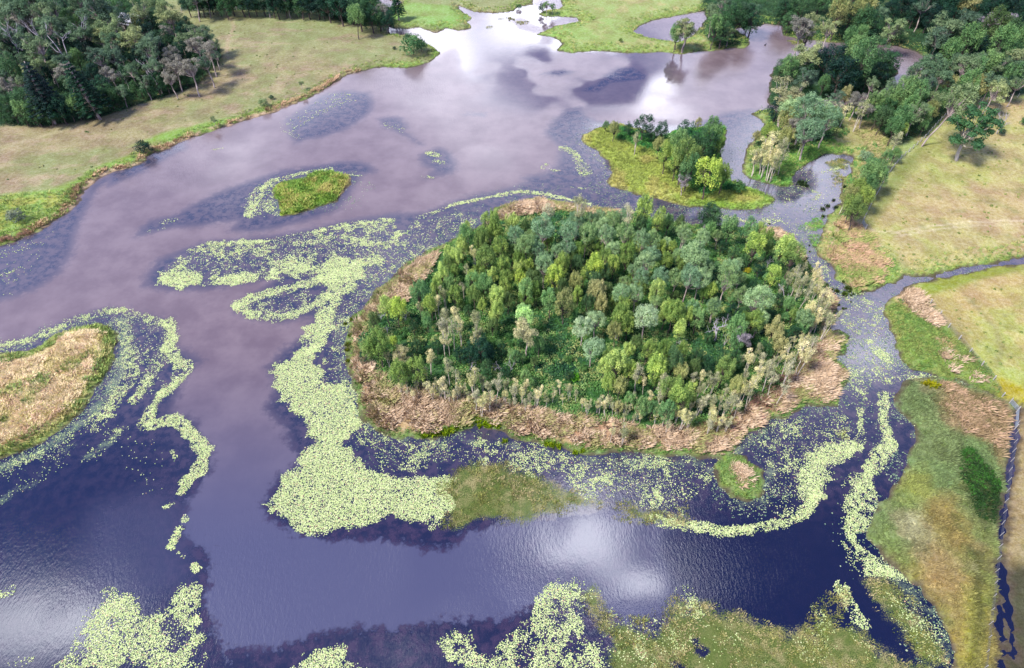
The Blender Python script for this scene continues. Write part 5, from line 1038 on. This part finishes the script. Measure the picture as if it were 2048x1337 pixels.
def fence(name, label, pts, step, cat='fence', scale=1.0, maxn=98):
    w_ = world_poly(pts); root = bpy.data.objects.new(name, None); scene.collection.objects.link(root); root['label'] = label; root['category'] = cat
    z0 = float(ground_z(w_[:1, 0], w_[:1, 1])[0]); root.location = (w_[0, 0], w_[0, 1], z0)
    L = np.r_[0, np.cumsum(np.linalg.norm(np.diff(w_, axis=0), axis=1))]; n = min(maxn, int(L[-1]/step)+1); q = np.linspace(0, L[-1], n)
    x = np.interp(q, L, w_[:, 0]); y = np.interp(q, L, w_[:, 1]); z = np.maximum(ground_z(x, y), 0)
    for i in range(n):
        p = link('post', post_me, root); p.location = (x[i]-w_[0, 0], y[i]-w_[0, 1], z[i]-z0); p.scale = (scale, scale, 1); p.rotation_euler = ((i*7 % 5-2)*.02, (i*3 % 5-2)*.02, 0)
    segs = []
    for h in (.35, .7, 1.05):
        for i in range(n-1): segs.append(((x[i]-w_[0, 0], y[i]-w_[0, 1], z[i]-z0+h), (x[i+1]-w_[0, 0], y[i+1]-w_[0, 1], z[i+1]-z0+h), .014, .014))
    V, Fc = tubes(segs, 4); link('wires', pymesh('fence_wires', V, Fc, M_wire), root)
fence('wire_fence', 'wire fence with pale posts curving along the edge of the big dry paddock', poly('2046,200 1990,206 1923,214 1905,222 1880,245 1846,282 1820,305 1795,327 1771,358 1758,382 1744,406 1724,446'), 2.6, scale=1.35)
fence('wire_fence', 'straight wire fence with white posts below the dark far tree belt', poly('365,27 420,26 480,26 548,27 620,32 685,39'), 4.0, scale=1.8)
fence('wire_fence', 'wire fence with sparse posts between the smaller paddock and the fen', poly('1857,613 1878,640 1898,668 1916,689 1933,710 1953,732 1972,754 1990,776 2003,795'), 3.4, scale=1.25)
fence('wire_fence', 'wire fence running down beside the dark ditch at the marsh edge', poly('2034,850 2028,890 2021,926 2016,960 2011,996 2006,1032 2001,1066 1993,1128 1985,1189 1976,1255 1967,1325 1962,1370'), 2.3, scale=.55)
def gate(label, a, b, h):
    (x0, y0), (x1, y1) = [tuple(float(v) for v in G(*p)) for p in (a, b)]; z0 = max(float(ground_z(np.array([x0]), np.array([y0]))[0]), 0)
    root = bpy.data.objects.new('farm_gate', None); scene.collection.objects.link(root); root.location = (x0, y0, z0); root['label'] = label; root['category'] = 'gate'
    dx, dy = x1-x0, y1-y0; rails = []
    for k in range(5): z = .25+k*(h-.3)/4; rails.append(((0, 0, z), (dx, dy, z), .035, .035))
    for t_ in (0, .33, .66, 1): rails.append(((dx*t_, dy*t_, .22), (dx*t_, dy*t_, h), .035, .035))
    V, Fc = tubes(rails, 6); link('gate_frame', pymesh('gate_frame', V, Fc, M_galv), root)
    for t_ in (-.03, 1.03):
        V, Fc = tubes([((dx*t_, dy*t_, -.3), (dx*t_, dy*t_, h+.3), .09, .08)], 8); link('post', pymesh('gate_post', V, Fc, M_post), root)
gate('galvanised tube gate at the end of the curved paddock fence', (1722, 452), (1728, 464), 1.2)
gate('pale tube gate at the top of the ditch fence beside the creek', (2032, 826), (2029, 858), 1.2)
gate('pale tube gate closing the gap beside the creek crossing', (2018, 808), (2032, 824), 1.2)
# shed and house roofs seen through the trees
def shed(label, px, py, w, d, h, rot, z0=.8):
    x, y = G(px, py, h*.9+z0); x, y = float(x), float(y); root = bpy.data.objects.new('farm_shed', None); scene.collection.objects.link(root); root.location = (x, y, z0); root.rotation_euler = (0, 0, rot); root['label'] = label; root['category'] = 'shed'
    V, Fc = [], []; box(V, Fc, (-w/2, -d/2, -.2), (w/2, d/2, h)); link('wall', pymesh('shed_walls', V, Fc, M_wallb), root)
    e = .4; V = [(-w/2-e, -d/2-e, h+.02), (w/2+e, -d/2-e, h+.02), (w/2+e, d/2+e, h+.02), (-w/2-e, d/2+e, h+.02), (-w/2-e, 0, h+1.4), (w/2+e, 0, h+1.4), (-w/2-e, -d/2-e, h+.1), (w/2+e, -d/2-e, h+.1), (w/2+e, d/2+e, h+.1), (-w/2-e, d/2+e, h+.1)]
    Fc = [(6, 7, 5, 4), (8, 9, 4, 5), (0, 3, 2, 1), (0, 1, 7, 6), (2, 3, 9, 8), (1, 2, 8, 5, 7), (3, 0, 6, 4, 9)]; link('roof', pymesh('shed_roof', V, Fc, M_roof), root)
    V, Fc = [], []; box(V, Fc, (-.9, -d/2-.06, 0), (.9, -d/2-.003, 2.1)); link('door', pymesh('shed_door', V, Fc, M_galv), root)
shed('small white-roofed shed half hidden behind the western forest', 266, 41, 9, 6, 6.0, -.35); shed('low white-roofed outbuilding next to the larger shed in the trees', 255, 47, 5, 4, 5.0, -.35)
# a swan-sized black bird on the open water
x, y = G(1530, 91); V, Fc = [], []
segs = [((-.55, 0, .12), (-.25, 0, .18), .05, .22), ((-.25, 0, .18), (.25, 0, .2), .22, .24), ((.25, 0, .2), (.5, 0, .25), .24, .10), ((.5, 0, .25), (.62, 0, .6), .07, .05), ((.62, 0, .6), (.6, 0, .85), .05, .06), ((.6, 0, .85), (.8, 0, .82), .07, .02)]
V, Fc = tubes(segs, 10); M_bird = simple('dark_plumage', (.02, .02, .03), .6)
bo = link('water_bird', pymesh('water_bird', V, Fc, M_bird), None, label='small dark water bird swimming alone on the northeast arm of the lake', category='bird'); bo.location = (float(x), float(y), 0); bo.scale = (.85,)*3; bo.rotation_euler = (0, 0, .7)

# ------------------------------------------------------------------ labels that single things out
LM += [('the shed', 268, 42), ('the notch in the south shore', 962, 845)]
ORD = ['nearest', 'second nearest', 'third nearest', 'fourth nearest', 'fifth nearest', 'sixth nearest', 'seventh nearest', 'eighth nearest', 'ninth nearest', 'tenth nearest', 'eleventh nearest', 'twelfth nearest', 'thirteenth nearest', 'fourteenth nearest', 'fifteenth nearest', 'sixteenth nearest']
DIRS = [('right of', 0), ('upper right of', 45), ('above', 90), ('upper left of', 135), ('left of', 180), ('lower left of', 225), ('below', 270), ('lower right of', 315)]
ALL = TREES+TUSS
cand = {}
for i, d in enumerate(ALL):
    if d['label']: continue
    sz = 'small ' if d['r'] < 9 else ('big ' if d['r'] > 19 else '')
    opts = []
    for lw, lx, ly in LM:
        dx, dy = d['px']-lx, ly-d['py']; dist = math.hypot(dx, dy)
        if dist < 8: continue
        ang = math.degrees(math.atan2(dy, dx)) % 360; k = int(((ang+22.5) % 360)//45); opts.append((dist, lw, k))
    opts.sort(); d['opts'] = opts[:4]
# rank among the same wording, direction and landmark
from collections import defaultdict
book = defaultdict(list)
for i, d in enumerate(ALL):
    if d['label']: continue
    for lw, lx, ly in LM:
        dx, dy = d['px']-lx, ly-d['py']; dist = math.hypot(dx, dy)
        if dist < 8: continue
        k = int(((math.degrees(math.atan2(dy, dx)) % 360+22.5) % 360)//45); book[(d['word'], lw, k)].append((dist, i))
rank = {}
for key, v in book.items():
    v.sort()
    for n_, (dist, i) in enumerate(v): rank[(i, key[1], key[2])] = n_
nbad = 0
for i, d in enumerate(ALL):
    if d['label']: d['o']['label'] = d['label']; continue
    best = min(d['opts'], key=lambda o: (rank[(i, o[1], o[2])] > 15, rank[(i, o[1], o[2])]*25+o[0]))
    n_ = rank[(i, best[1], best[2])]
    if n_ > 15: nbad += 1; d['o']['label'] = d['word']+' deep in the stand, far from '+best[1]; continue
    d['o']['label'] = d['word']+', '+ORD[n_]+' '+DIRS[best[2]][0]+' '+best[1]
    d['o']['label'] = d['o']['label'].replace('small ', '', 1) if len(d['o']['label'].split()) > 16 else d['o']['label']
print('trees', len(TREES), 'tussocks', len(TUSS), 'unranked', nbad, 'long', sum(len(str(d['o']['label']).split()) > 16 for d in ALL))
